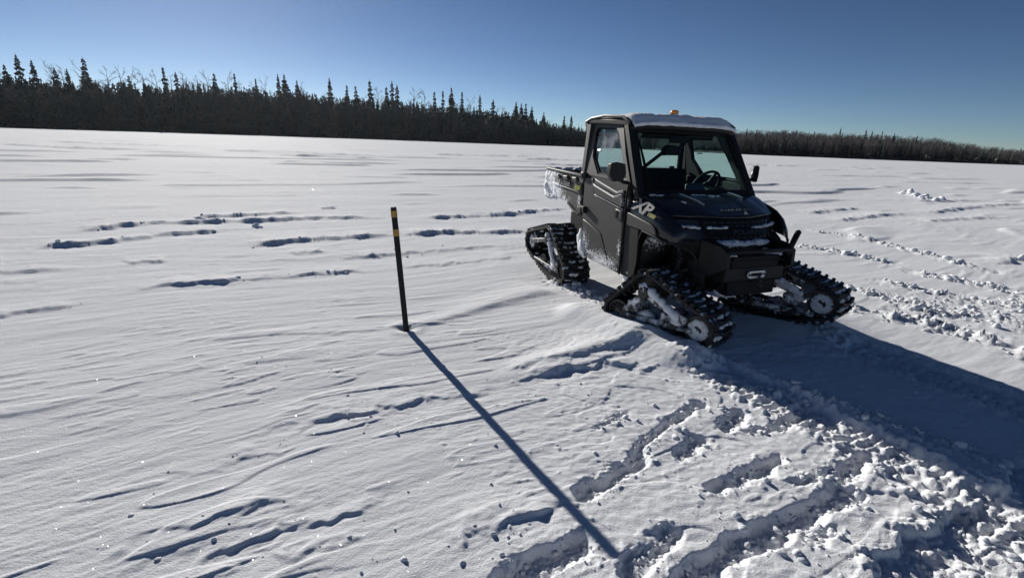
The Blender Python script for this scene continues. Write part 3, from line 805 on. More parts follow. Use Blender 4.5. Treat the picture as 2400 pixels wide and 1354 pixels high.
def forest():
    rnd = random.Random(3)
    spires = [(-44.8,.0766),(-44.0,.0917),(-43.17,.0855),(-41.9,.0794),(-41.13,.0787),(-39.96,.0965),(-37.07,.0775),(-34.47,.0944),(-33.56,.0886),(-30.51,.0918),(-28.8,.0946),(-27.01,.0886),(-24.99,.0984),(-24.4,.0992),(-23.27,.0911),(-20.15,.0987),(-18.47,.0892),(-17.58,.0888),(-16.12,.1006),(-14.43,.0907),(-13.83,.1017),(-13.31,.0955),(-9.33,.088),(-8.41,.0896),(-7.48,.0957),(-6.31,.089),(-4.34,.0851),(-2.87,.0777),(-.3,.0747),(.28,.0727),(.8,.073),(1.48,.068),(2.84,.0578),(5.14,.0528),(5.94,.0532)]
    spec = {-44.0: 'tall ragged spruce, highest spire at the far left end of the shoreline', -43.17: 'thick dark spruce just right of the tallest far-left spire',
            -39.96: 'lone tall slim spruce rising among bare poplars on the left shore', -34.47: 'pointed spruce standing clear in the row of bare poplar crowns on the left',
            -20.15: 'broad full spruce standing alone above the middle of the left treeline', -28.8: 'narrow spruce tip right of the last bare poplar crowns',
            -16.12: 'slim pointed spruce left of the pair of tall close spruces', -13.83: 'tallest spruce of the close pair left of the marker post top',
            -13.31: 'slightly shorter right-hand spruce of the close pair', -7.48: 'sharp spruce spire above the treeline right of the marker post',
            -4.34: 'dark dense spruce tip where the left treeline starts to drop', -24.4: 'right-hand spruce of the twin tips left of centre', -24.99: 'left-hand spruce of the twin tips left of centre',
            5.94: 'last spruce tip of the left shore beside the vehicle cab roof'}
    for az, t in spires:
        a = math.radians(az); r = float(shore_r(a)) + rnd.uniform(20, 55)
        lb = spec.get(az, 'dark spruce tip poking above the dense left shoreline forest')
        place_tree('spruce_tree', a, r, CAM_H + r * t, lb, 'spruces on the left shore', rnd, rnd.uniform(1.45, 1.9))
    bare = [(-45.6,.083),(-42.21,.0865),(-41.73,.0831),(-41.47,.0836),(-40.34,.0905),(-38.57,.0884),(-37.7,.0895),(-36.9,.088),(-36.04,.0915),(-35.12,.092),(-34.0,.087),(-33.05,.0907),(-31.9,.088),(-31.18,.0952),(-29.42,.0982),(-26.16,.0932),(-22.88,.0895),(-15.31,.0913),(-11.52,.0928),(-10.38,.0924),(-5.28,.0821)]
    bspec = {-42.21: 'bare poplar with a rounded crown between the two far-left spruces', -29.42: 'thin leaning bare poplar alone above the left treeline', -10.38: 'bare poplar with a spreading crown among spruces near the treeline middle',
             -5.28: 'bare poplar at the drop of the left treeline behind a dark spruce'}
    for az, t in bare:
        a = math.radians(az); r = float(shore_r(a)) + rnd.uniform(30, 60)
        place_tree('bare_poplar_tree', a, r, CAM_H + r * t, bspec.get(az, 'bare grey poplar crown above the left shoreline forest'), 'bare poplars on the left shore', rnd)
    # left shore, front rows one by one
    for i in range(225):
        az = -47 + 56 * (i + rnd.random()) / 225; a = math.radians(az); d = rnd.uniform(2, 34) ; r = float(shore_r(a)) + d
        full = float(sky_t(a)) * r * (.70 + .30 * d / 34) * rnd.uniform(.75, 1.03)
        place_tree('spruce_tree', a, r, CAM_H + full, 'dark spruce in the dense shaded forest along the left shore', 'spruces on the left shore', rnd, rnd.uniform(1.0, 1.5))
    for i in range(70):
        az = -47 + 56 * (i + rnd.random()) / 70; a = math.radians(az); d = rnd.uniform(24, 60); r = float(shore_r(a)) + d
        full = float(sky_t(a)) * r * rnd.uniform(.75, 1.12)
        place_tree('bare_poplar_tree', a, r, CAM_H + full, 'bare grey poplar mixed into the left shoreline forest', 'bare poplars on the left shore', rnd)
    # right shore: bare poplars one by one with a few spruces
    rsp = [(24.23,.0382),(25.15,.0371),(28.68,.0377),(30.23,.0355),(32.32,.0422),(34.34,.0401),(34.82,.0376),(35.58,.0378),(36.49,.0349),(38.13,.0316),(40.21,.0244),(44.85,.0173)]
    rs_spec = {32.32: 'tallest thin spruce spike above the bare woods right of the vehicle', 34.34: 'second thin spruce spike right of the tallest one on the right shore',
               28.68: 'stout dark spruce above the bare woods just right of the vehicle', 38.13: 'small lone spruce where the right-hand woods slope down', 44.85: 'dark spruce at the right end of the far woods'}
    for az, t in rsp:
        a = math.radians(az); r = float(shore_r(a)) + rnd.uniform(15, 60)
        place_tree('spruce_tree', a, r, CAM_H + r * t, rs_spec.get(az, 'small dark spruce tip among the bare woods on the right shore'), 'spruces on the right shore', rnd, .85)
    for i in range(205):
        az = 8 + 40 * (i + rnd.random()) / 205; a = math.radians(az); d = rnd.uniform(2, 70); r = float(shore_r(a)) + d
        full = float(sky_t(a)) * r * (.72 + .28 * d / 70) * rnd.uniform(.85, 1.12)
        place_tree('bare_poplar_tree', a, r, CAM_H + full, 'bare brown-grey poplar in the woods along the right shore', 'bare poplars on the right shore', rnd)
    for i in range(28):
        az = 8 + 40 * rnd.random(); a = math.radians(az); d = rnd.uniform(2, 40); r = float(shore_r(a)) + d
        full = float(sky_t(a)) * r * rnd.uniform(.55, .9)
        place_tree('spruce_tree', a, r, CAM_H + full, 'dark spruce half hidden in the bare woods on the right shore', 'spruces on the right shore', rnd)
    # the rest of both woods, one mass each
    def mass(name, lo, hi, count, spfrac, label, seed):
        rr = random.Random(seed); V = []; F = []; MI = []; nb = 0
        src = []
        for i in range(4): src.append(spruce_mesh('m', 10.0, 2.1 + .25 * i, 10, 5, 80 + i, MT['needle'], .4)[0])
        for i in range(3): src.append(bare_lite(90 + i))
        dat = []
        for me in src:
            v = np.empty(len(me.vertices) * 3); me.vertices.foreach_get('co', v)
            dat.append((v.reshape(-1, 3), [tuple(p.vertices) for p in me.polygons]))
        for i in range(count):
            az = rr.uniform(lo, hi); a = math.radians(az); d = rr.uniform(1, 80) if rr.random() < .6 else rr.uniform(1, 25); r = float(shore_r(a)) + d
            sp_ = rr.random() < spfrac
            k = rr.randrange(4) if sp_ else 4 + rr.randrange(3)
            zb = float(land_z(np.array(a), np.array(r)))
            t = .66 + .34 * min(d / 40, 1)
            h = max(CAM_H + float(sky_t(a)) * r * t * (rr.uniform(.78, 1.02) if sp_ else rr.uniform(.86, 1.10)) - zb, 3.0); s = h / 10; g = rr.uniform(0, 6.28)
            v, f = dat[k]
            w = s * rr.uniform(.9, 1.4) * (min(1, 9 / h) ** .5 if sp_ else 1)
            x = v[:, 0] * math.cos(g) - v[:, 1] * math.sin(g); y = v[:, 0] * math.sin(g) + v[:, 1] * math.cos(g)
            V.append(np.stack([x * w + r * math.sin(a), y * w + r * math.cos(a), v[:, 2] * s + zb], 1))
            F += [tuple(q + nb for q in p) for p in f]; MI += [0 if sp_ else 1] * len(f); nb += len(v)
        me = bpy.data.meshes.new(name); me.from_pydata(np.concatenate(V).tolist(), [], F)
        me.materials.append(MT['needle']); me.materials.append(MT['twig']); me.polygons.foreach_set('material_index', MI); me.update()
        o = bpy.data.objects.new(name, me); col.objects.link(o); tag(o, label, 'forest', kind='stuff')
    mass('shore_forest', -58, 12, 3600, .97, 'dense mass of spruces behind the left lake shore', 5)
    mass('shore_forest', 10, 58, 3700, .16, 'dense mass of bare poplars behind the right lake shore', 6)
forest()

# ------------------------------------------------------------------ marker post
def marker_post():
    o = empty('marker_post', (-.9576, 4.1075, 0))
    lean = Vector((-1.0345 + .9576, 0, 1.112)).normalized()
    Rm = lean.to_track_quat('Z', 'Y').to_matrix().to_4x4()
    zr = Matrix.Rotation(math.radians(12), 4, 'Z')
    mb = MB(); hw, ht = .029, .024
    ring = [(-hw, -ht * .6), (-hw * .8, -ht), (hw * .8, -ht), (hw, -ht * .6), (hw, ht * .6), (hw * .8, ht), (-hw * .8, ht), (-hw, ht * .6)]
    mb.prism(ring, lambda p: Rm @ zr @ Vector((p[0], p[1], -.35)), lambda p: Rm @ zr @ Vector((p[0], p[1], 1.114)))
    mb.build('post', MT['post'], o, bevel=.002)
    for z0, z1 in ((1.030, 1.085), (.867, .926)):
        mb = MB(); k = 1.03
        mb.prism(ring, lambda p: Rm @ zr @ Vector((p[0] * k, p[1] * 1.06, z0)), lambda p: Rm @ zr @ Vector((p[0] * k, p[1] * 1.06, z1)))
        mb.build('reflective_band', MT['band'], o)
    tag(o, 'dark slim post with two yellow bands standing leaning in the snow', 'post')
marker_post()

# ------------------------------------------------------------------ tracked utility vehicle
veh = empty('tracked_utility_vehicle', (VX, VY, -.008), VYAW)
tag(veh, 'black utility vehicle with cab and cargo bed standing on four rubber tracks in snow', 'utility vehicle')

def ys(z):      # half width of the body side at height z
    return .742 + .012 * sstep(.4, 1.1, z) - .10 * np.clip((z - 1.22) / .72, 0, 1) ** 1.15
def side_prism(mb, poly, sd, off, th):
    mb.prism(poly, lambda p: (p[0], sd * (float(ys(p[1])) + off), p[1]), lambda p: (p[0], sd * (float(ys(p[1])) + off - th), p[1]))
def side_frame(mb, outer, inner, sd, off, th):
    mb.frame(outer, inner, lambda p: (p[0], sd * (float(ys(p[1])) + off), p[1]), lambda p: (p[0], sd * (float(ys(p[1])) + off - th), p[1]))

# chassis, floor, bulkhead
mb = MB()
mb.box((-.65, 0, .50), (1.5, 1.28, .13)); mb.box((-1.37, 0, .95), (.05, 1.34, .98)); mb.box((-.32, 0, .82), (.05, 1.3, .62))
mb.box((-2.0, 0, .62), (1.1, .5, .3)); mb.box((.15, 0, .62), (.75, .55, .36))
mb.build('chassis', MT['dark'], veh, bevel=.01)
# inner wheel-well walls
for sd in (-1, 1):
    mb = MB()
    mb.grid([[(-.24, sd * .70, .42), (-.20, sd * .70, .75), (-.12, sd * .70, .93), (.08, sd * .69, .91), (.24, sd * .59, .875)],
             [(-.20, sd * .36, .42), (-.16, sd * .36, .75), (-.06, sd * .36, .95), (.12, sd * .36, .95), (.24, sd * .36, .90)]])
    mb.grid([[(-.20, sd * .37, .42), (.34, sd * .37, .42)], [(-.20, sd * .37, .95), (.30, sd * .37, .90)]])
    mb.build('wheel_well', MT['liner'], veh, solid=.012, smooth=50)
    # suspension arms and shock
    mb = MB()
    mb.tube([(.12, sd * .30, .46), (.07, sd * .56, .42)], .022); mb.tube([(-.10, sd * .30, .46), (.05, sd * .56, .42)], .022)
    mb.tube([(.10, sd * .30, .62), (.07, sd * .55, .52)], .018)
    mb.build('suspension_arm', MT['snowedmetal'], veh)
    mb = MB(); mb.tube([(.04, sd * .34, .92), (.06, sd * .50, .48)], .024, 10)
    for i in range(9):
        t = .12 + .62 * i / 8; c = Vector((.04, sd * .34, .92)).lerp(Vector((.06, sd * .50, .48)), t)
        mb.tube([c + Vector((.045 * math.cos(g), .045 * math.sin(g) * .95, .045 * math.sin(g) * sd * .35)) for g in np.linspace(0, 6.283, 10)[:-1]], .007, 5, closed=True)
    mb.build('shock_absorber', MT['grey2'], veh)

# hood
def lipx(v): return .24 - .20 * abs(v) ** 2.4
def hood_pt(u, v, dz=0):
    x = -.30 + (lipx(v) + .30) * u
    y = v * (.70 + (.655 - .70) * u)
    z = 1.245 + (1.098 - 1.245) * (u ** 1.25) + .014 * abs(v) ** 3 - .02 * abs(v) ** 8
    z += .016 * (sstep(.30, .36, abs(v)) - sstep(.62, .72, abs(v))) * (1 - .6 * u) + .010 * math.sin(math.pi * u)
    return (x, y, float(z) + dz)
mb = MB(); mb.grid([[hood_pt(u, v) for v in np.linspace(-1, 1, 41)] for u in np.linspace(0, 1, 18)])
hood = mb.build('hood', MT['paint'], veh, solid=.022, smooth=40)
mb = MB(); mb.box((-.345, 0, 1.225), (.10, 1.36, .05)); mb.build('cowl', MT['dark'], veh, bevel=.01)

# fenders
FX = [-.425, -.34, -.24, -.13, -.02, .07, .145, .215, .275]
F0 = [(.706, 1.232), (.703, 1.222), (.70, 1.205), (.694, 1.18), (.685, 1.15), (.67, 1.122), (.645, 1.085), (.60, 1.02), (.555, .97)]
F1 = [(.752, 1.085), (.752, 1.075), (.752, 1.06), (.752, 1.045), (.748, 1.025), (.742, 1.008), (.728, .985), (.69, .95), (.62, .92)]
F2 = [(.757, .955), (.757, .95), (.757, .945), (.757, .935), (.755, .92), (.750, .905), (.738, .89), (.71, .875), (.65, .86)]
for sd in (-1, 1):
    mb = MB()
    mid = [tuple(.5 * (a + b) + (.010 if k == 0 else .012) for k, (a, b) in enumerate(zip(p, q))) for p, q in zip(F0, F1)]
    mb.grid([[(x, sd * p[0], p[1]) for x, p in zip(FX, row)] for row in (F0, mid, F1, F2)])
    fen = mb.build('fender', MT['paint'], veh, solid=.018, smooth=28)
    # lighter lower cover of the fender
    mb = MB()
    pl = [(-.415, 1.070), (-.03, 1.012), (.05, .985), (.085, .915), (-.05, .925), (-.40, .940)]
    mb.prism(pl, lambda p: (p[0], sd * .768, p[1]), lambda p: (p[0], sd * .750, p[1]))
    mb.build('fender_cover', MT['grey2'], fen, bevel=.008)
    # arch lip
    mb = MB()
    mb.tube([(-.205, sd * .755, .46), (-.175, sd * .757, .62), (-.19, sd * .757, .82), (-.14, sd * .757, .925), (0, sd * .755, .912), (.10, sd * .748, .895), (.18, sd * .73, .882), (.27, sd * .65, .866), (.33, sd * .56, .82), (.36, sd * .50, .72)], .010, 6)
    mb.build('arch_trim', MT['plastic'], fen)
    # black panel between the door and the arch
    mb = MB()
    side_prism(mb, [(-.43, .42), (-.43, .945), (-.20, .94), (-.20, .80), (-.185, .62), (-.215, .45), (-.30, .42)], sd, .006, .03)
    mb.build('side_panel', MT['plastic'], veh, bevel=.006)

# front fascia
FL = [(1.085, .225, .645, .20), (1.06, .235, .645, .205), (1.035, .25, .645, .215), (1.0, .285, .635, .235), (.96, .325, .615, .25), (.92, .35, .59, .255), (.88, .37, .565, .255), (.84, .375, .54, .25), (.79, .36, .50, .23), (.70, .33, .45, .20)]
def fas(v, z, off=0):
    zs = [q[0] for q in FL][::-1]
    xc, hw, bk = (np.interp(z, zs, [q[k] for q in FL][::-1]) for k in (1, 2, 3))
    return (float(xc - bk * abs(v) ** 2.4) + off, float(v * hw), z)
mb = MB(); mb.grid([[fas(v, q[0]) for v in np.linspace(-1, 1, 33)] for q in FL])
fascia = mb.build('fascia', MT['dark'], veh, solid=.02, smooth=30)
def fpatch(name, v0, v1, zt, zb, off, th, m, parent, bev=.004, n=12, skew=0.):
    mb = MB(); V = np.linspace(v0, v1, n)
    A = [fas(v, zt + skew * (v - v0), off) for v in V]; B = [fas(v, zb + skew * (v - v0), off) for v in V]
    A2 = [(p[0] - th, p[1], p[2]) for p in A]; B2 = [(p[0] - th, p[1], p[2]) for p in B]
    for r in ((A, B), (B, B2), (B2, A2), (A2, A)): mb.grid(list(r))
    mb.add([A[0], B[0], B2[0], A2[0]], [(0, 1, 2, 3)]); mb.add([A[-1], B[-1], B2[-1], A2[-1]], [(0, 1, 2, 3)])
    return mb.build(name, m, parent, bevel=bev, smooth=35)
fpatch('name_band', -.56, .56, 1.002, .948, .022, .04, MT['plastic'], fascia, .008, 21)
fpatch('lower_bar', -.60, .60, .862, .800, .03, .05, MT['plastic'], fascia, .01, 21)
grille = fpatch('grille', -.60, .60, 1.062, 1.008, .004, .012, MT['dark'], veh, .002, 21)
for zz in (1.050, 1.022):
    for i in range(10):
        v = -.52 + 1.04 * i / 9
        fpatch('grille_slat', v - .040, v + .040, zz + .006, zz - .006, .012, .018, MT['emboss'], grille, .002, 3)
grl = fpatch('grille', -.58, .58, .942, .912, .006, .012, MT['dark'], veh, .002, 21)
for i in range(9):
    v = -.48 + .96 * i / 8
    fpatch('grille_slat', v - .042, v + .042, .934, .922, .013, .016, MT['emboss'], grl, .002, 3)
for sd in (-1, 1):
    hl = fpatch('headlight', sd * .62, sd * .985, 1.056, 1.008, .010, .02, MT['lens'], veh, .006, 10, skew=-.04 * sd if False else 0)
    fpatch('daytime_strip', sd * .64, sd * .97, 1.064, 1.058, .014, .015, MT['grey2'], hl, .001, 10)
    fpatch('corner_panel', sd * .62, sd * .93, .985, .905, .012, .03, MT['paint'], fascia, .01, 10)

# front bumper
bump = empty('front_bumper', (0, 0, 0), 0, veh)
for sd in (-1, 1):
    mb = MB(); pl = [(.28, .915), (.50, .890), (.575, .850), (.585, .715), (.40, .600), (.28, .605)]
    mb.prism(pl, lambda p: (p[0], sd * (.395 + .09 * (.58 - p[0])), p[1]), lambda p: (p[0], sd * (.355 + .09 * (.58 - p[0])), p[1]))
    mb.build('side_plate', MT['plastic'], bump, bevel=.004)
    if sd > 0:
        mb = MB(); mb.tube([(.55, .345, .80), (.55, .352, .86), (.535, .40, .935), (.52, .45, 1.00), (.517, .457, 1.010)], [.022, .024, .027, .026, .012], 10)
        mb.build('bumper_post', MT['plastic'], bump, smooth=50)
    mb = MB(); mb.tube([(.50, sd * .36, .88), (.36, sd * .36, .90), (.30, sd * .36, .84)], .02, 8); mb.build('bumper_tube', MT['plastic'], bump)
mb = MB(); mb.tube([(.55, -.37, .848), (.57, -.2, .852), (.57, .2, .852), (.55, .37, .848)], .02, 10); mb.build('bumper_tube', MT['plastic'], bump)
mb = MB(); mb.prism([(.40, .72), (.53, .70), (.54, .585), (.52, .56), (.40, .56)], lambda p: (p[0], -.34, p[1]), lambda p: (p[0], .34, p[1])); mb.build('winch_plate', MT['plastic'], bump, bevel=.01)
mb = MB(); mb.prism([(.515, .575), (.42, .45), (.20, .40), (.20, .43), (.40, .49), (.49, .585)], lambda p: (p[0], -.30 + .35 * (.6 - p[1]) * .3, p[1]), lambda p: (p[0], .30 - .35 * (.6 - p[1]) * .3, p[1]))
sk = mb.build('skid_plate', MT['plastic'], bump, bevel=.006)
for y in (-.21, -.14, .14, .21):
    mb = MB(); mb.box((.478, y, .51), (.05, .035, .008), Matrix.Rotation(math.radians(52), 3, 'Y')); mb.build('skid_slot', MT['grey2'], bump)
mb = MB()      # upper tray behind the tube
mb.prism([(.36, .79), (.53, .765), (.53, .745), (.36, .75)], lambda p: (p[0], -.35, p[1]), lambda p: (p[0], .35, p[1])); mb.build('bumper_tray', MT['dark'], bump, bevel=.004)
# fairlead: rounded aluminium ring plate with two bolts
mb = MB(); N_ = 24
def rr(w, h, k): 
    out = []
    for i in range(N_):
        g = 2 * math.pi * i / N_
        cx = (w - h) * (1 if math.cos(g) > 0 else -1)
        out.append((cx + h * math.cos(g) * (1 if True else 1), h * math.sin(g)))
    return out
mb.frame(rr(.105, .034, 0), rr(.070, .014, 0), lambda p: (.556, p[0], .637 + p[1]), lambda p: (.540, p[0], .637 + p[1]))
fl = mb.build('fairlead', MT['alu'], bump, bevel=.003)
for y in (-.088, .088):
    mb = MB(); mb.lathe([(.010, 0), (.010, .006), (.004, .008)], (.557, y, .637), 'x', 8); mb.build('bolt', MT['dark'], bump)
mb = MB(); mb.tube([(.55, .03, .63), (.575, .03, .60), (.58, .03, .565)], .011, 8)
mb.tube([(.58 + .022 * math.cos(g), .03, .545 + .022 * math.sin(g)) for g in np.linspace(1.6, 6.6, 10)], .008, 6); mb.build('winch_hook', MT['grey2'], bump)

# ------------------------------------------------------------------ cab
def beam(mb, a, b, w, d, ax):
    """box beam from a to b; w along ax (approx), d across"""
    a, b = Vector(a), Vector(b); t = (b - a).normalized(); u = Vector(ax); u = (u - t * u.dot(t)).normalized(); v = t.cross(u)
    vs = []
    for q in (a, b):
        for s1, s2 in ((-1, -1), (1, -1), (1, 1), (-1, 1)): vs.append(q + u * w * .5 * s1 + v * d * .5 * s2)
    mb.add(vs, [(3, 2, 1, 0), (4, 5, 6, 7), (0, 1, 5, 4), (1, 2, 6, 5), (2, 3, 7, 6), (3, 0, 4, 7)])
for sd in (-1, 1):
    mb = MB(); beam(mb, (-.31, sd * .705, 1.20), (-.725, sd * .635, 1.90), .075, .075, (1, 0, 0)); mb.build('front_pillar', MT['plastic'], veh, bevel=.014)
    mb = MB(); beam(mb, (-1.40, sd * .725, 1.25), (-1.425, sd * .66, 1.92), .085, .06, (1, 0, 0)); mb.build('rear_pillar', MT['grey2'], veh, bevel=.012)
    mb = MB(); beam(mb, (-.70, sd * .64, 1.905), (-1.42, sd * .665, 1.945), .06, .07, (0, 0, 1)); mb.build('roof_rail', MT['plastic'], veh, bevel=.014)
mb = MB(); beam(mb, (-.70, -.62, 1.865), (-.70, .62, 1.865), .09, .06, (-.4, 0, 1)); mb.build('header_rail', MT['dark'], veh, bevel=.01)
mb = MB(); beam(mb, (-1.40, -.64, 1.90), (-1.40, .64, 1.90), .09, .05, (0, 0, 1)); mb.build('header_rail', MT['dark'], veh, bevel=.01)
mb = MB(); beam(mb, (-.325, -.66, 1.245), (-.325, .66, 1.245), .06, .05, (-.5, 0, 1)); mb.build('cowl_rail', MT['dark'], veh, bevel=.01)

# windscreen
def ws(t, v): return (-.318 + (-.705 + .318) * t, v * (.668 + (.60 - .668) * t), 1.245 + (1.885 - 1.245) * t)
mb = MB(); mb.grid([[(p[0] + .012 * (1 - v * v), p[1], p[2]) for v in np.linspace(-1, 1, 13) for p in [ws(t, v)]] for t in (0, .5, 1)])
mb.build('windscreen', MT['glass'], veh, smooth=True)
mb = MB()
mb.frame([ws(-.02, -1.02), ws(-.02, 1.02), ws(1.0, 1.02), ws(1.0, -1.02)], [ws(.055, -.95), ws(.055, .95), ws(.90, .95), ws(.90, -.95)], lambda p: (p[0] + .012, p[1], p[2] + .008), lambda p: (p[0] - .010, p[1], p[2] - .006))
mb.build('windscreen_seal', MT['dark'], veh, bevel=.003)
# shade strip of the header seen through the top of the screen
mb = MB(); mb.prism([(-.66, 1.83), (-.70, 1.86), (-1.0, 1.875), (-1.0, 1.865), (-.71, 1.845), (-.675, 1.822)], lambda p: (p[0], -.56, p[1]), lambda p: (p[0], .56, p[1])); mb.build('headliner', MT['dark'], veh, bevel=.003)
for sd in (-1, 1):
    mb = MB(); mb.box((-.735, sd * .28, 1.805), (.02, .36, .075), Matrix.Rotation(math.radians(28), 3, 'Y')); mb.build('sun_visor', MT['dark'], veh, bevel=.008)

# roof
mb = MB()
ry = np.linspace(-1, 1, 17)
def roof_pt(t, v, b=0):
    x = -.60 - .95 * t - .03 * (abs(v) ** 4) * (1 - t)
    z = 1.905 + .085 * sstep(0, .14, t) - .03 * sstep(.75, 1, t) - .035 * abs(v) ** 6
    return (x, v * (.665 + .02 * t), float(z) + b)
mb.grid([[roof_pt(t, v) for v in ry] for t in (0, .03, .08, .14, .3, .5, .7, .85, 1.)])
roof = mb.build('roof', MT['plastic'], veh, solid=.055, bevel=.012, smooth=30)
for sd in (-1, 1):
    mb = MB(); mb.tube([(x, sd * y, z) for x, y, z in ((-.66, .665, 1.905), (-.78, .675, 1.965), (-1.1, .685, 1.985), (-1.38, .69, 1.965), (-1.50, .69, 1.93))], .016, 6)
    mb.build('roof_trim', MT['grey2'], roof, smooth=50)
mb = MB(); mb.box((-1.475, -.665, 1.86), (.06, .05, .10)); mb.build('rear_lamp_housing', MT['dark'], veh, bevel=.01)
mb = MB(); mb.box((-1.475, .665, 1.86), (.06, .05, .10)); mb.build('rear_lamp_housing', MT['dark'], veh, bevel=.01)

# beacon
bc = empty('beacon_lamp', (-.90, .04, 2.015), 0, veh)
mb = MB(); mb.lathe([(.046, 0), (.046, .014), (.042, .018)], (0, 0, 0), 'z', 20); mb.build('beacon_base', MT['dark'], bc, smooth=40)
mb = MB(); mb.lathe([(.041, .018), (.043, .022), (.042, .040), (.036, .052), (.02, .056)], (0, 0, 0), 'z', 20); mb.build('beacon_lens', MT['amber'], bc, smooth=50)

# doors
for sd in (-1, 1):
    dr = empty('door', (0, 0, 0), 0, veh)
    mb = MB()
    side_prism(mb, [(-1.335, 1.36), (-1.335, 1.05), (-1.31, .90), (-1.235, .435), (-.47, .415), (-.452, .95), (-.452, 1.33), (-.56, 1.34), (-1.06, 1.36), (-1.10, 1.37)], sd, -.008, .05)
    mb.build('door_shell', MT['grey'], dr, bevel=.006)
    # raised skins: upper, rear, sill, each a moulding of its own
    def skin(name, pl, off, m=MT['grey'], bev=.010):
        mb = MB(); side_prism(mb, pl, sd, off, .03); return mb.build(name, m, dr, bevel=bev)
    skin('door_skin', [(-1.325, 1.34), (-1.13, 1.33), (-1.065, 1.155), (-.470, 1.075), (-.470, .50), (-.648, .462), (-.866, .776), (-1.179, .851), (-1.30, .87)], .012)
    skin('door_skin', [(-1.296, .860), (-1.175, .838), (-.878, .760), (-.668, .470), (-.80, .485), (-.976, .515), (-1.245, .520)], .006)
    skin('door_sill', [(-1.245, .515), (-.976, .508), (-.485, .470), (-.482, .42), (-1.228, .438)], .015)
    skin('belt_moulding', [(-1.105, 1.270), (-.66, 1.185), (-.50, 1.225), (-.50, 1.09), (-1.055, 1.170)], .020)
    skin('belt_moulding', [(-1.095, 1.325), (-.63, 1.232), (-.52, 1.262), (-.50, 1.232), (-.655, 1.200), (-1.108, 1.282)], .008, bev=.006)
    if sd < 0:
        # snow lying on the ledges of the door
        for pts, off, w in (([(-1.10, 1.328), (-.63, 1.236), (-.53, 1.264)], .006, .011), ([(-1.10, 1.274), (-.66, 1.190), (-.52, 1.222)], .018, .013), ([(-1.05, 1.166), (-.48, 1.080)], .020, .010), ([(-1.24, .525), (-.98, .520), (-.50, .485)], .012, .012)):
            mb = MB(); P = []
            for i in range(len(pts) - 1):
                for q in range(7): P.append(Vector(pts[i]).lerp(Vector(pts[i + 1]), q / 7))
            P.append(Vector(pts[-1]))
            mb.tube([(p[0], -(float(ys(p[1])) + off), p[1]) for p in P], [w * .36 * (.75 + .4 * random.random()) for p in P], 6)
            mb.build('packed_snow', MT['snow'], dr, smooth=True)
    # window frame and glass
    fo = [(-1.345, 1.36), (-1.365, 1.55), (-1.375, 1.905), (-1.23, 1.925), (-.86, 1.905), (-.775, 1.875), (-.62, 1.60), (-.44, 1.335), (-.75, 1.345)]
    fi = [(-1.085, 1.382), (-1.262, 1.56), (-1.315, 1.825), (-1.280, 1.870), (-.915, 1.862), (-.850, 1.825), (-.685, 1.60), (-.525, 1.370), (-.80, 1.376)]
    mb = MB(); side_frame(mb, fo, fi, sd, -.004, .045); mb.build('window_frame', MT['grey2'], dr, bevel=.008)
    mb = MB(); side_frame(mb, [(p[0] * 1 + .012 * (1 if p[0] > -.95 else -1) * 0, p[1]) for p in fi], [(-1.072, 1.396), (-1.246, 1.565), (-1.298, 1.82), (-1.270, 1.855), (-.92, 1.848), (-.864, 1.816), (-.702, 1.60), (-.548, 1.384), (-.80, 1.390)], sd, -.014, .03)
    mb.build('window_seal', MT['dark'], dr)
    mb = MB(); pl = [(p[0], p[1]) for p in fi]
    mb.add([(p[0], sd * (float(ys(p[1])) - .028), p[1]) for p in pl], [tuple(range(len(pl)))]); mb.build('window_pane', MT['frost'] if sd < 0 else MT['glass'], dr, smooth=False)
    # slider bar, latch
    mb = MB(); mb.tube([(-1.20, sd * (float(ys(1.62)) - .02), 1.63), (-1.13, sd * (float(ys(1.62)) - .01), 1.632)], .008, 6); mb.build('window_latch', MT['alu'], dr)
    mb = MB(); mb.box((-1.345, sd * .757, 1.345), (.075, .05, .085)); v1 = mb.build('hinge_cover', MT['grey2'], dr, bevel=.012)
    mb = MB(); mb.box((-1.345, sd * .785, 1.345), (.038, .012, .05)); mb.build('hinge_recess', MT['dark'], dr, bevel=.004)
    # handle
    mb = MB(); mb.box((-1.275, sd * .775, .985), (.115, .04, .05)); mb.build('door_handle', MT['dark'], dr, bevel=.012)
    mb = MB(); mb.box((-1.225, sd * .783, .975), (.045, .05, .075)); mb.build('handle_block', MT['plastic'], dr, bevel=.01)
    mb = MB(); mb.box((-.535, sd * .770, 1.02), (.13, .03, .10), Matrix.Rotation(.12, 3, 'Y')); mb.build('latch_plate', MT['grey2'], dr, bevel=.012)
    mb = MB(); mb.box((-.567, sd * .784, 1.025), (.045, .015, .072), Matrix.Rotation(.12, 3, 'Y')); mb.build('latch_recess', MT['dark'], dr, bevel=.004)
    mb = MB(); mb.lathe([(.018, 0), (.018, .012), (.008, .016)], (-.505, sd * .783, 1.015), 'y', 10); mb.build('latch_button', MT['alu'], dr, smooth=40)
    # dark gap in front of the door and A-pillar foot
    mb = MB(); mb.tube([(-.445, sd * .760, .42), (-.440, sd * .764, .95), (-.440, sd * .764, 1.25), (-.43, sd * .760, 1.32)], .012, 6); mb.build('door_seal', MT['dark'], dr)
    # mirror
    mr = empty('side_mirror', (0, 0, 0), 0, veh)
    mb = MB(); pl = [(-.075, -.085), (.045, -.10), (.095, -.03), (.085, .085), (.02, .10), (-.085, .085), (-.105, -.01)]
    cx, cy, cz = -.49, sd * .885, 1.442
    kx, ky = (0.45, 0.66) if sd < 0 else (0.62, 0.42)
    mb.prism(pl, lambda p: (cx + .035 - p[0] * kx, cy + sd * p[0] * ky, cz + p[1] * .95), lambda p: (cx - .04 - p[0] * kx, cy + sd * p[0] * ky * .9, cz + p[1] * .85))
    mb.build('mirror_housing', MT['plastic'], mr, bevel=.008)
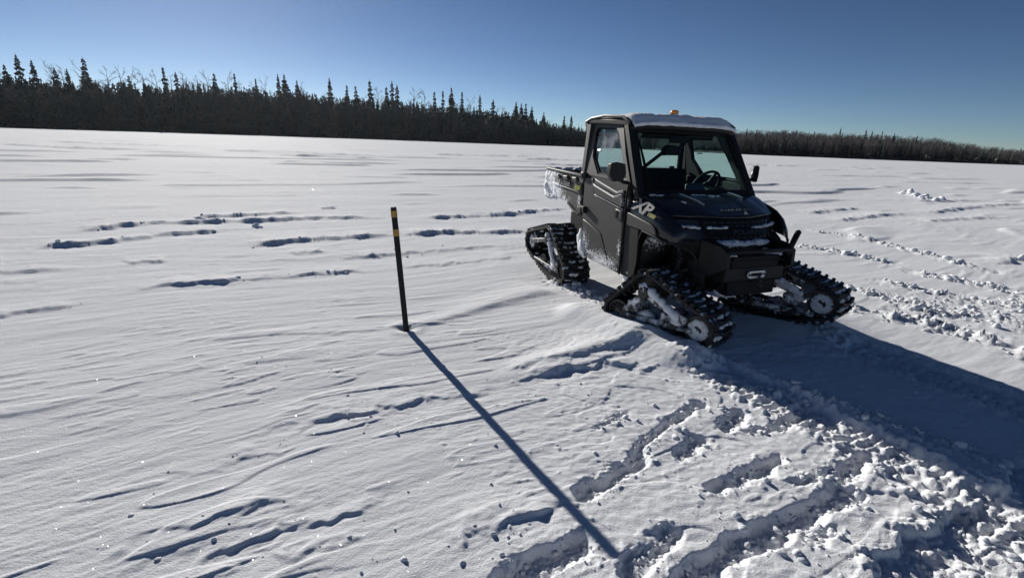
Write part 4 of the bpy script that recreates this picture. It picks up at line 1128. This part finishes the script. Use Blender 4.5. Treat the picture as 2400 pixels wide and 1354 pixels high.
    mb = MB(); mb.prism(pl, lambda p: (cx - .0415 - p[0] * kx, cy + sd * p[0] * ky * .75, cz + p[1] * .75), lambda p: (cx - .0445 - p[0] * kx, cy + sd * p[0] * ky * .75, cz + p[1] * .75)); mb.build('mirror_glass', mat('mirror', (.7, .7, .7), .03, 1.0) if sd < 0 else bpy.data.materials['mirror'], mr)
    mb = MB(); mb.tube([(-.47, sd * .705, 1.335), (-.49, sd * .79, 1.345), (-.50, sd * .86, 1.385)], .018, 8); mb.build('mirror_arm', MT['plastic'], mr)

# rear wall window
mb = MB(); o_ = [(-.64, 1.40), (.64, 1.40), (.62, 1.90), (-.62, 1.90)]; i_ = [(-.57, 1.445), (.57, 1.445), (.555, 1.855), (-.555, 1.855)]
mb.frame(o_, i_, lambda p: (-1.375, p[0], p[1]), lambda p: (-1.405, p[0], p[1])); mb.build('rear_window_frame', MT['dark'], veh, bevel=.006)
mb = MB(); mb.add([(-1.39, p[0], p[1]) for p in i_], [(0, 1, 2, 3)]); mb.build('rear_window', MT['glass'], veh, smooth=False)
mb = MB(); mb.box((-1.37, .47, 1.455), (.03, .06, .03)); mb.build('window_latch', MT['dark'], veh, bevel=.004)

# interior
st = empty('bench_seat', (0, 0, 0), 0, veh)
mb = MB(); mb.box((-.98, 0, .86), (.52, 1.20, .16)); mb.build('seat_cushion', MT['dark'], st, bevel=.04, seg=3)
for y in (-.40, 0, .40):
    mb = MB(); mb.box((-1.24, y, 1.13), (.11, .385, .50), Matrix.Rotation(math.radians(-10), 3, 'Y')); mb.build('seat_back', MT['dark'], st, bevel=.035, seg=3)
dash = empty('dashboard', (0, 0, 0), 0, veh)
mb = MB(); mb.prism([(-.34, 1.20), (-.37, 1.245), (-.52, 1.262), (-.60, 1.235), (-.62, 1.10), (-.55, .95), (-.34, .95)], lambda p: (p[0], -.64, p[1]), lambda p: (p[0], .64, p[1])); mb.build('dash_body', MT['dark'], dash, bevel=.012)
mb = MB(); mb.box((-.55, .155, 1.285), (.05, .22, .09), Matrix.Rotation(math.radians(-20), 3, 'Y')); mb.build('display', MT['lens'], dash, bevel=.012)
mb = MB(); mb.prism([(-.42, 1.25), (-.60, 1.30), (-.64, 1.26), (-.62, 1.20)], lambda p: (p[0], .30, p[1]), lambda p: (p[0], .56, p[1])); mb.build('gauge_hood', MT['dark'], dash, bevel=.012)
sw = empty('steering_wheel', (-.70, .42, 1.30), 0, veh)
sw.rotation_euler = (0, math.radians(-62), 0)
mb = MB(); mb.tube([(.172 * math.cos(g), .172 * math.sin(g), 0) for g in np.linspace(0, 2 * math.pi, 37)[:-1]], .015, 8, closed=True); mb.build('wheel_rim', MT['dark'], sw, smooth=True)
mb = MB(); mb.lathe([(.055, -.05), (.06, -.02), (.04, .012)], (0, 0, 0), 'z', 14)
for g in (0.35, math.pi - .35, -math.pi / 2): mb.tube([(0, 0, -.02), (.17 * math.cos(g), .17 * math.sin(g), 0)], [.026, .016], 6)
mb.build('wheel_hub', MT['dark'], sw, smooth=40)
mb = MB(); mb.tube([(-.70, .42, 1.30), (-.45, .42, 1.15)], .03, 8); mb.build('steering_column', MT['dark'], veh)
# inside mirror and the jointed arm that carries a small box
mb = MB(); mb.box((-.73, .01, 1.775), (.03, .25, .085)); mb.build('rear_view_mirror', MT['dark'], veh, bevel=.014)
mb = MB(); mb.tube([(-.72, .02, 1.85), (-.73, .01, 1.79)], .012, 6); mb.build('mirror_stem', MT['dark'], veh)
arm = empty('device_arm', (0, 0, 0), 0, veh)
mb = MB(); mb.tube([(-.76, -.53, 1.36), (-.76, -.39, 1.468), (-.76, -.14, 1.645)], .020, 8); mb.build('arm_tube', MT['dark'], arm)
mb = MB(); pl = [(-.165, 1.60), (-.135, 1.605), (.035, 1.607), (.055, 1.655), (.02, 1.70), (-.10, 1.712), (-.155, 1.675)]
mb.prism(pl, lambda p: (-.72, p[0], p[1]), lambda p: (-.80, p[0], p[1])); mb.build('arm_box', MT['dark'], arm, bevel=.01)
mb = MB(); mb.tube([(-.76, .02, 1.66), (-.75, .10, 1.73)], .02, 6); mb.build('arm_tube', MT['dark'], arm)

# wiper
mb = MB(); mb.tube([(-.27, -.54, 1.245), (-.33, -.60, 1.30), (-.60, -.575, 1.72)], .007, 5); mb.tube([(-.30, -.585, 1.29), (-.615, -.57, 1.745)], .010, 4); mb.build('wiper', MT['dark'], veh)
mb = MB(); mb.lathe([(.028, 0), (.026, .03), (.01, .04)], (-.265, -.55, 1.225), 'z', 10); mb.build('wiper_pivot', MT['dark'], veh)

# ------------------------------------------------------------------ cargo bed
bed = empty('cargo_bed', (0, 0, 0), 0, veh)
for sd in (-1, 1):
    mb = MB()
    pl = [(-1.465, 1.325), (-2.50, 1.345), (-2.545, 1.28), (-2.53, 1.05), (-2.47, 1.0), (-1.83, .995), (-1.66, .91), (-1.53, .86), (-1.465, .86)]
    mb.prism(pl, lambda p: (p[0], sd * (.715 - .05 * sstep(-1.7, -2.55, p[0]) - .03 * (1.34 - p[1])), p[1]), lambda p: (p[0], sd * (.655 - .05 * sstep(-1.7, -2.55, p[0])), p[1]))
    side = mb.build('bed_side', MT['bed'], bed, bevel=.012)
    mb = MB(); mb.prism([(-1.45, 1.318), (-2.55, 1.345), (-2.55, 1.372), (-1.45, 1.350)], lambda p: (p[0], sd * (.728 - .05 * sstep(-1.7, -2.55, p[0])), p[1]), lambda p: (p[0], sd * (.645 - .05 * sstep(-1.7, -2.55, p[0])), p[1]))
    mb.build('bed_rail', MT['grey2'], bed, bevel=.008)
    for x in (-1.62, -1.86, -2.10):
        mb = MB(); mb.prism([(x - .065, 1.305), (x + .05, 1.312), (x + .075, 1.275), (x + .05, 1.248), (x - .05, 1.252)], lambda p: (p[0], sd * .735 * (1 - .00), p[1]), lambda p: (p[0], sd * .69, p[1])); mb.build('tie_down_pocket', MT['bed'], bed, bevel=.012)
    mb = MB(); mb.prism([(-1.50, 1.150), (-2.30, 1.195), (-2.30, 1.175), (-1.50, 1.128)], lambda p: (p[0], sd * (.728 - .03 * sstep(-1.7, -2.5, p[0])), p[1]), lambda p: (p[0], sd * .67, p[1])); mb.build('bed_moulding', MT['bed'], bed, bevel=.006)
    mb = MB(); mb.tube([(-1.50, sd * .70, .88), (-1.62, sd * .71, .915), (-1.78, sd * .71, .985)], .016, 6); mb.build('arch_trim', MT['plastic'], bed)
    mb = MB(); mb.box((-2.552, sd * .60, 1.20), (.03, .08, .18)); mb.build('tail_lamp', mat('tail_lamp', (.35, .02, .02), .2) if sd < 0 else bpy.data.materials['tail_lamp'], bed, bevel=.008)
mb = MB(); mb.box((-2.0, 0, 1.02), (1.05, 1.30, .04)); mb.build('bed_floor', MT['dark'], bed)
mb = MB(); mb.box((-2.53, 0, 1.18), (.05, 1.26, .32)); mb.build('tailgate', MT['grey2'], bed, bevel=.012)
mb = MB(); mb.box((-1.455, 0, 1.17), (.04, 1.34, .36)); mb.build('bed_front_wall', MT['dark'], bed, bevel=.01)

# ------------------------------------------------------------------ lettering
def text(body, size, m, M_, parent, name='lettering', ext=.0015, bold=0.0, shear=0.0, sx=1.0):
    cu = bpy.data.curves.new('t', 'FONT'); cu.body = body; cu.size = size; cu.extrude = ext; cu.offset = bold; cu.shear = shear
    cu.align_x = 'CENTER'; cu.align_y = 'CENTER'; cu.resolution_u = 3
    o = bpy.data.objects.new('t', cu); col.objects.link(o)
    bpy.context.view_layer.update()
    me = bpy.data.meshes.new_from_object(o.evaluated_get(bpy.context.evaluated_depsgraph_get()))
    bpy.data.objects.remove(o); me.name = name
    me.transform(Matrix.Diagonal((sx, 1, 1, 1)))
    me.materials.clear(); me.materials.append(m)
    n = bpy.data.objects.new(name, me); col.objects.link(n); n.parent = parent; n.matrix_local = M_
    return n
def frame_m(c, xdir, ydir):
    x = Vector(xdir).normalized(); z = x.cross(Vector(ydir)).normalized(); y = z.cross(x)
    m = Matrix.Identity(4)
    for i in range(3): m[i][0] = x[i]; m[i][1] = y[i]; m[i][2] = z[i]; m[i][3] = c[i]
    return m
text('RANGER', .070, MT['decal'], frame_m((-1.98, -.712, 1.215), (1, -.035, -.05), (.04, .03, 1)), bed, bold=.002, shear=.2, sx=1.7)
for i in range(3):
    mb = MB(); x = -1.60 + .045 * i
    mb.prism([(x, 1.165), (x + .03, 1.163), (x + .042, 1.215), (x + .012, 1.217)], lambda p: (p[0], -.729, p[1]), lambda p: (p[0], -.715, p[1])); mb.build('stripe_decal', MT['decal_y'], bed)
text('XP', .165, MT['decal'], frame_m((-.205, -.742, 1.137), (1, .02, -.17), (0, .33, 1)), veh, bold=.006, shear=.25, sx=1.25)
text('1000', .050, MT['decal_y'], frame_m((-.045, -.752, 1.082), (1, .03, -.17), (0, .30, 1)), veh, bold=.0015, shear=.25, sx=1.1)
text('POLARIS', .062, MT['emboss'], frame_m((.338, .02, .975), (0, 1, 0), (-.55, 0, 1)), fascia, ext=.004, bold=.001, sx=1.25)
P0 = Vector(hood_pt(.80, .12)); Pa = Vector(hood_pt(.86, .12)); Pb = Vector(hood_pt(.80, .20)); Pc = Vector(hood_pt(.80, .04))
nn_ = (Pb - Pc).cross(P0 - Pa).normalized(); nn_ = nn_ if nn_.z > 0 else -nn_
text('RANGER XP', .05, MT['decal_dim'], frame_m(P0 + nn_ * .005, Pb - Pc, P0 - Pa), hood, ext=.003, bold=.001, shear=.15, sx=1.4)

# ------------------------------------------------------------------ rubber track units
def hull_path(circ, off):
    pts = []
    for u, z, r in circ:
        for g in np.linspace(0, 2 * math.pi, 73)[:-1]: pts.append((u + (r + off) * math.cos(g), z + (r + off) * math.sin(g)))
    pts = sorted(set(pts))
    def half(ps):
        h = []
        for p in ps:
            while len(h) > 1 and (h[-1][0] - h[-2][0]) * (p[1] - h[-2][1]) - (h[-1][1] - h[-2][1]) * (p[0] - h[-2][0]) <= 0: h.pop()
            h.append(p)
        return h
    a = half(pts); b = half(pts[::-1])
    return np.array(a[:-1] + b[:-1])                # counter-clockwise
def resample(P, n):
    Q = np.concatenate([P, P[:1]]); L = np.hypot(*np.diff(Q, axis=0).T); T = np.concatenate([[0], np.cumsum(L)])
    t = np.linspace(0, T[-1], n + 1)[:-1]
    return np.stack([np.interp(t, T, Q[:, 0]), np.interp(t, T, Q[:, 1])], 1), T[-1]

def blob(mb, c, r, seed, n=12, m=7, amp=.28, R=None):
    rnd = np.random.default_rng(seed)
    ph = rnd.uniform(0, 50, 2)
    vs = []
    for i in range(m + 1):
        th = math.pi * i / m
        for j in range(n):
            g = 2 * math.pi * j / n
            d = Vector((math.sin(th) * math.cos(g), math.sin(th) * math.sin(g), math.cos(th)))
            k = 1 + amp * float(perlin(d.x * 1.7 + ph[0], d.y * 1.7 + d.z * 1.3 + ph[1], seed)) + .5 * amp * float(perlin(d.x * 4 + ph[1], d.y * 4 - d.z * 3.1 + ph[0], seed + 1))
            p = Vector((d.x * r[0] * k, d.y * r[1] * k, d.z * r[2] * k))
            if R is not None: p = R @ p
            vs.append(p + Vector(c))
    mb.add(vs, [(i * n + j, i * n + (j + 1) % n, (i + 1) * n + (j + 1) % n, (i + 1) * n + j) for i in range(m) for j in range(n)])

def lug_mesh(W):
    mb = MB()
    def blk(y0, y1, x0, sk, h, t0, t1):
        vs = []
        for y, s_ in ((y0, 0), (y1, sk)):
            for xx, zz in ((-t0, -.002), (t0, -.002), (t1, h), (-t1, h)): vs.append((x0 + s_ + xx, y, zz))
        mb.add(vs, [(0, 1, 2, 3), (7, 6, 5, 4), (0, 4, 5, 1), (1, 5, 6, 2), (2, 6, 7, 3), (3, 7, 4, 0)])
    h = W / 2
    blk(-h, -h * .36, .010, -.022, .030, .020, .014); blk(-h * .30, h * .30, -.020, .0, .025, .018, .013); blk(h * .36, h, -.012, .022, .030, .020, .014)
    return mb.mesh('tread_lug', MT['rubber'])
LUG = lug_mesh(.35)

def wheel_part(parent, c, r, w, sides, snowy, spokes, y):
    we = None
    mb = MB()
    mb.lathe([(r * .80, -w / 2), (r * .97, -w / 2), (r, -w * .3), (r, w * .3), (r * .97, w / 2), (r * .80, w / 2), (r * .76, 0)], (c[0], y, c[1]), 'y', 28, closed_prof=True)
    mb.lathe([(r * .30, -w * .6), (r * .33, -w * .3), (r * .33, w * .3), (r * .30, w * .6)], (c[0], y, c[1]), 'y', 16)
    for k in range(spokes):
        g = 2 * math.pi * k / spokes; R = Matrix.Rotation(-g, 3, 'Y')
        mb.box((c[0] + math.cos(g) * r * .55, y, c[1] + math.sin(g) * r * .55), (r * .56, w * .7, r * .10), R)
    o = mb.build('idler_wheel' if r > .09 else 'road_wheel', MT['wheelplastic'], parent, smooth=35)
    if snowy:
        for s in sides:
            mb = MB(); rows_ = []
            for rr_, hh_ in ((.76, .22), (.72, .40), (.60, .52), (.42, .58), (.22, .60), (.04, .60)):
                rows_.append([(c[0] + r * rr_ * q_ * math.cos(g), y + s * w * (hh_ + .22 * float(perlin(rr_ * 2.2 * math.cos(g) + c[0] * 9, rr_ * 2.2 * math.sin(g) + y * 30, 720))), c[1] + r * rr_ * q_ * math.sin(g)) for g in np.linspace(0, 2 * math.pi, 29) for q_ in [1 + (.09 * float(perlin(2.5 * math.cos(g) + y * 50, 2.5 * math.sin(g) + c[0] * 20, 721)) if rr_ > .65 else 0)]])
            mb.grid(rows_)
            mb.build('packed_snow', MT['snow_dirty'], parent, smooth=True)
    return o

def track_unit(px, sd, rot, circ, roads, snowy_wheels, seed, spr):
    tu = empty('track_unit', (px, sd * .715, 0), rot, veh)
    P = hull_path(circ, .004); W = .36; hw = W / 2
    ring, tot = resample(P, 110)
    nrm = []
    for i in range(len(ring)):
        t = ring[(i + 1) % len(ring)] - ring[i - 1]; t /= np.hypot(*t); nrm.append((t[1], -t[0]))
    mb = MB(); prof = ((0, -hw), (0, hw), (.026, hw), (.026, -hw))
    vs = []; k = len(ring)
    for (u, z), n_ in zip(ring, nrm):
        for o_, y in prof: vs.append((u + n_[0] * o_, y, z + n_[1] * o_))
    mb.add(vs, [(i * 4 + j, i * 4 + (j + 1) % 4, ((i + 1) % k) * 4 + (j + 1) % 4, ((i + 1) % k) * 4 + j) for i in range(k) for j in range(4)])
    mb.build('track_belt', MT['rubber'], tu, smooth=40)
    nl = int(round(tot / .070)); C_, _ = resample(P, nl)
    rnd = random.Random(seed)
    sn = MB()
    for i in range(nl):
        t = C_[(i + 1) % nl] - C_[i - 1]; t /= np.hypot(*t); n_ = (t[1], -t[0])
        m = Matrix(((t[0], 0, n_[0], C_[i][0] + n_[0] * .026), (0, 1, 0, 0), (t[1], 0, n_[1], C_[i][1] + n_[1] * .026), (0, 0, 0, 1)))
        # mirrored frame kept right-handed
        m[0][1], m[1][1], m[2][1] = 0, -1, 0
        if m.to_3x3().determinant() < 0: m[1][1] = 1
        o = bpy.data.objects.new('tread_lug', LUG); col.objects.link(o); o.parent = tu; o.matrix_local = m
        # snow caught between this lug and the next
        for y in (-.13, -.06, .0, .07, .13):
            if rnd.random() < .72:
                q = (C_[i] + C_[(i + 1) % nl]) / 2; y_ = y + rnd.uniform(-.02, .02); hh = rnd.uniform(.006, .026)
                R = Matrix(((t[0], 0, n_[0]), (0, 1, 0), (t[1], 0, n_[1])))
                blob(sn, (q[0] + n_[0] * .026, y_, q[1] + n_[1] * .026), (.026 * rnd.uniform(.7, 1.2), rnd.uniform(.012, .06), hh), seed * 100 + i * 7 + int(y * 100), 7, 5, .6, R)
    # snow caught inside the belt and on its edges
    for i in range(0, 110, 2):
        if rnd.random() < .55:
            u, z = ring[i]; n_ = nrm[i]
            blob(sn, (u - n_[0] * .01, rnd.uniform(-.13, .13), z - n_[1] * .01), (.022, .035, .016), seed * 100 + 5000 + i, 7, 5, .6)
    o = sn.build('packed_snow', MT['snow'], tu, smooth=True); o['kind'] = 'stuff'
    # inner drive lugs
    mb = MB()
    for i in range(nl):
        t = C_[(i + 1) % nl] - C_[i - 1]; t /= np.hypot(*t); n_ = (t[1], -t[0])
        R = Matrix(((t[0], 0, n_[0]), (0, 1, 0), (t[1], 0, n_[1])))
        for y in (-.05, .05): mb.box((C_[i][0] - n_[0] * .018, y, C_[i][1] - n_[1] * .018), (.026, .03, .036), R)
    o = mb.build('drive_lug', MT['rubber'], tu); o['kind'] = 'stuff'
    # wheels
    for k, (u, z, r) in enumerate(circ[1:]):
        for y in (-.115, .115): wheel_part(tu, (u, z), r, .05, (-1, 1), k in snowy_wheels, 14, y)
    for u, z, r in roads:
        for y in (-.115, .115): wheel_part(tu, (u, z), r, .045, (-1, 1), False, 14, y)
    u, z, r = circ[0]
    mb = MB(); n = 16
    pl = []
    for i in range(n * 4):
        g = 2 * math.pi * i / (n * 4); rr_ = r * (1.0 if i % 4 in (0, 1) else .87); pl.append((u + rr_ * math.cos(g), z + rr_ * math.sin(g)))
    for y in (-.05, .05): mb.prism(pl, lambda p: (p[0], y - .015, p[1]), lambda p: (p[0], y + .015, p[1]))
    mb.build('drive_sprocket', MT['wheelplastic'], tu, smooth=25)
    # frame
    mb = MB()
    f, b = circ[1], circ[2]
    for y in (-.155, .155):
        beam(mb, (u, y, z - .02), (f[0] - .10, y, f[1] + .045), .075, .04, (0, 0, 1))
        beam(mb, (u, y, z - .02), (b[0] + .07, y, b[1] + .02), .06, .04, (0, 0, 1))
        beam(mb, (b[0] + .03, y, min(b[1], .16) - .005), (f[0] - .04, y, min(f[1], .22) - .02), .05, .03, (0, 0, 1))
    mb.box(((u + f[0]) / 2 - .02, 0, (z + f[1]) / 2 - .10), (.14, .30, .10)); mb.box((b[0] + .16, 0, b[1] + .10), (.07, .32, .13), Matrix.Rotation(-.5, 3, 'Y'))
    mb.build('track_frame', MT['snowedmetal'], tu, bevel=.012)
    for s in (-1, 1):
        mb = MB(); mb.lathe([(.062, s * .13), (.062, s * .185), (.05, s * .20), (.02, s * .205)], (u, 0, z - .015), 'y', 18); mb.build('hub_cap', MT['grey2'], tu, smooth=40)
    # snow packed on the frame
    mb = MB()
    for s in (-1, 1):
        A = Vector((u + .02, s * .165, z + .03)); B = Vector((f[0] - .16, s * .165, f[1] + .05))
        n_s = 18; P_ = []; R__ = []
        for i in range(n_s + 1):
            q = A.lerp(B, i / n_s); w_ = float(perlin(i * .55 + seed, s * 3.1, 710)); P_.append(q + Vector((0, 0, .012 * w_))); R__.append(.034 * (1 + .55 * w_ + .35 * float(perlin(i * 1.7, seed + s, 711))) * (.35 if i in (0, n_s) else 1))
        mb.tube(P_, R__, 10)
        P_ = []; R__ = []
        for i in range(15):
            t_ = i / 14; w_ = float(perlin(i * .6 + seed * 2, s * 1.7, 712)); P_.append(Vector((b[0] + .14 + (f[0] - b[0] - .28) * t_, s * .09, .135 + .045 * w_ + .4 * (f[1] - b[1]) * t_))); R__.append(.042 * (1 + .6 * w_) * (.3 if i in (0, 14) else 1))
        mb.tube(P_, R__, 10)
        blob(mb, (u - .01, s * .17, z + .015), (.055, .035, .055), seed * 100 + 7600 + s, 10, 7, .4)
        blob(mb, (f[0] - .20, s * .13, f[1] + .03), (.075, .05, .06), seed * 100 + 7700 + s, 10, 7, .4)
    mb.build('packed_snow', MT['snow'], tu, smooth=True)
    return tu

track_unit(0, -1, STEER, [(.07, .42, .135), (.605, .195, .13), (-.215, .135, .12), (.1, .05, .06), (.36, .06, .06)], [(-.03, .06, .066), (.15, .06, .066), (.33, .07, .066)], {0}, 1, 0)
track_unit(0, 1, STEER, [(.11, .47, .135), (.625, .315, .13), (-.20, .20, .12), (.1, .13, .06), (.36, .16, .06)], [(-.02, .14, .066), (.16, .16, .066), (.34, .18, .066)], {0}, 2, 0)
RC = [(.06, .505, .135), (.44, .165, .12), (-.52, .36, .12), (.20, .10, .06), (-.1, .16, .06)]
track_unit(-2.0, -1, 0, RC, [(.26, .11, .066), (.08, .15, .066), (-.10, .19, .066)], {1}, 3, 0)
track_unit(-2.0, 1, 0, RC, [(.26, .11, .066), (.08, .15, .066), (-.10, .19, .066)], set(), 4, 0)

# ------------------------------------------------------------------ snow lying on the vehicle
def on_vehicle(o):
    o.location = veh.location; o.rotation_euler = veh.rotation_euler; return o
mb = MB(); rows = []
for t, lift in ((-.012, 0), (.012, 0), (.03, 1), (.07, 1), (.11, 1), (.15, 1), (.20, 1), (.27, 1), (.35, 1), (.45, 1), (.55, 1), (.66, 1), (.78, 1), (.88, 1), (.96, .6), (.985, -.1)):
    row = []
    for v in np.linspace(-.955, .985, 47):
        x, y, z = roof_pt(max(t, 0), v)
        edge = float(sstep(0, .09, v + .955)) * float(sstep(0, .06, .985 - v))
        th = .020 + .018 * float(perlin(x / .16, y / .2, 401)) + .014 * float(perlin(x / .055, y / .06, 402)) + .006 * float(perlin(x / .02, y / .02, 403))
        if t < 0: row.append((-.593 - .03 * abs(v) ** 4 + .004 * float(perlin(y / .1, 0, 404)), y, 1.893 + .008 * float(perlin(y / .09, 3, 405)) - .035 * abs(v) ** 6))
        elif lift == 0: row.append((-.590 - .03 * abs(v) ** 4 + .010 * float(perlin(y / .12, 1, 406)), y, 1.925 + .010 * float(perlin(y / .09, 5, 407)) - .035 * abs(v) ** 6))
        else: row.append((x + (.010 if t < .1 else 0), y, z + max(th, .006) * (.25 + .75 * edge) * lift))
    rows.append(row)
mb.grid(rows)
tag(on_vehicle(mb.build('roof_snow', MT['snow'], None, smooth=True, solid=.012)), 'wind-packed snow layer lying on the cab roof of the utility vehicle', 'snow')

def snow_thing(name, label, items, seed):
    mb = MB()
    for i, (c, r) in enumerate(items): blob(mb, c, r, seed + i * 3, 14, 9, .5)
    tag(on_vehicle(mb.build(name, MT['snow'], None, smooth=True)), label, 'snow')
r_ = random.Random(21)
snow_thing('snow_lump', 'strip of snow caught in the lower front opening beneath the name band', [((fas(v, .893)[0] + .018, fas(v, .893)[1], .878 + .010 * r_.random()), (.040, .045, .028 * r_.uniform(.7, 1.15))) for v in np.linspace(-.46, .46, 13)], 500)
snow_thing('snow_lump', 'lump of snow hanging under the front skid plate', [((.40 + .02 * math.sin(i), -.24 + .045 * i, .425 + .012 * i * .3 + .02 * r_.random()), (.07, .05, .035)) for i in range(9)] + [((.42, -.20, .46), (.05, .05, .06))], 600)
snow_thing('snow_lump', 'chunk of snow resting at the left end of the bumper tray', [((.45, -.30, .80), (.05, .06, .03)), ((.47, -.25, .79), (.05, .045, .025))], 700)
snow_thing('snow_lump', 'chunk of snow resting at the right end of the bumper tray', [((.46, .28, .80), (.05, .09, .035)), ((.44, .20, .805), (.04, .07, .03))], 720)
snow_thing('snow_lump', 'snow packed below the door behind the near front track', [((-.34, -.70, .42), (.07, .05, .09)), ((-.31, -.68, .33), (.05, .04, .08)), ((-.28, -.70, .45), (.06, .04, .05))], 740)
snow_thing('snow_lump', 'snow caked behind the near rear track under the door', [((-1.30, -.74, .53), (.07, .03, .10)), ((-1.24, -.74, .47), (.05, .03, .06)), ((-1.36, -.73, .62), (.05, .03, .11))], 760)
it = []
for i in range(60):
    x = r_.uniform(-2.55, -2.20); z = r_.uniform(1.04, 1.31)
    if r_.random() < (x + 2.60) / .55: continue
    it.append(((x, -.709 + .05 * float(sstep(-1.7, -2.55, x)) + .03 * (1.34 - z), z), (r_.uniform(.05, .10), .013, r_.uniform(.04, .07))))
it += [((-2.49, -.63, 1.00), (.09, .06, .045)), ((-2.39, -.65, 1.0), (.08, .05, .032)), ((-2.29, -.66, 1.0), (.07, .04, .024)), ((-2.53, -.62, 1.10), (.05, .07, .09))]
snow_thing('snow_crust', 'rough snow crust frozen on the rear corner of the cargo bed', it, 800)
it = []
for i in range(20): it.append(((r_.uniform(-2.5, -1.6), r_.uniform(-.5, .5), 1.06), (r_.uniform(.08, .18), r_.uniform(.08, .18), .05)))
for i in range(7): it.append(((-2.52 + .03 * r_.random(), -.55 + .18 * i, 1.355), (.04, .08, .022)))
snow_thing('snow_lump', 'snow lying in the open cargo bed and on its tailgate', it, 900)
def hood_snow(label, uv, seed):
    mb = MB()
    for i, (u, v, a, b) in enumerate(uv): blob(mb, hood_pt(u, v, -.001), (a, b, .008), seed + i, 12, 7, .6)
    tag(on_vehicle(mb.build('snow_patch', MT['snow'], None, smooth=True)), label, 'snow')
hood_snow('snow patch at the wiper foot on the near rear corner of the bonnet', [(.04, -.80, .05, .045), (.10, -.74, .03, .05), (.08, -.86, .03, .03)], 1000)
hood_snow('thin snow streak running down the middle groove of the bonnet', [(.12 + .055 * i, -.42 + .012 * i, .035, .010) for i in range(9)], 1020)
hood_snow('snow specks below the windscreen in front of the steering wheel', [(.08, .0, .012, .05), (.12, .12, .016, .06), (.20, .10, .010, .03), (.06, -.12, .012, .05), (.16, .22, .01, .03)], 1040)
hood_snow('snow streak on the far side of the bonnet under the windscreen corner', [(.06 + .05 * i, .50 + .01 * i, .03, .016) for i in range(6)], 1060)
hood_snow('small white snow fleck on the near front part of the bonnet', [(.52, -.60, .02, .018), (.56, -.585, .012, .012)], 1080)
hood_snow('small white snow fleck near the bonnet lip', [(.90, .22, .012, .02), (.86, .25, .01, .01)], 1090)
for lbl, a, b, z, sdd in (('snow lying in the near headlamp recess', -.93, -.66, 1.006, 1), ('snow lying in the far headlamp recess', .62, .95, 1.010, 2), ('snow flecks on the ledge above the name band', -.50, -.20, 1.008, 3), ('snow on the far end of the ledge above the name band', .26, .54, 1.008, 4)):
    snow_thing('snow_lump', lbl, [((fas(v, z)[0] + .012, fas(v, z)[1], z - .004 + .008 * r_.random()), (.022, .030, r_.uniform(.006, .016))) for v in np.linspace(a, b, 9) if sdd < 3 or r_.random() < .7], 1100 + sdd * 40)

# ------------------------------------------------------------------ added air volume, put in to lift the dark treeline tones
def added_haze():
    mb = MB(); mb.box((0, 330, 40), (1500, 1500, 90))
    m = bpy.data.materials.new('added_haze_air'); m.use_nodes = True; n = m.node_tree.nodes; n.clear()
    o = n.new('ShaderNodeOutputMaterial'); v = n.new('ShaderNodeVolumePrincipled')
    v.inputs['Color'].default_value = (0.92, 0.95, 1, 1); v.inputs['Density'].default_value = 0.00003; v.inputs['Anisotropy'].default_value = 0.55
    m.node_tree.links.new(v.outputs[0], o.inputs['Volume'])
    ob = mb.build('added_haze', m, None, smooth=False); tag(ob, 'added thin veil of air that lightens the distant trees', kind='stuff')
added_haze()
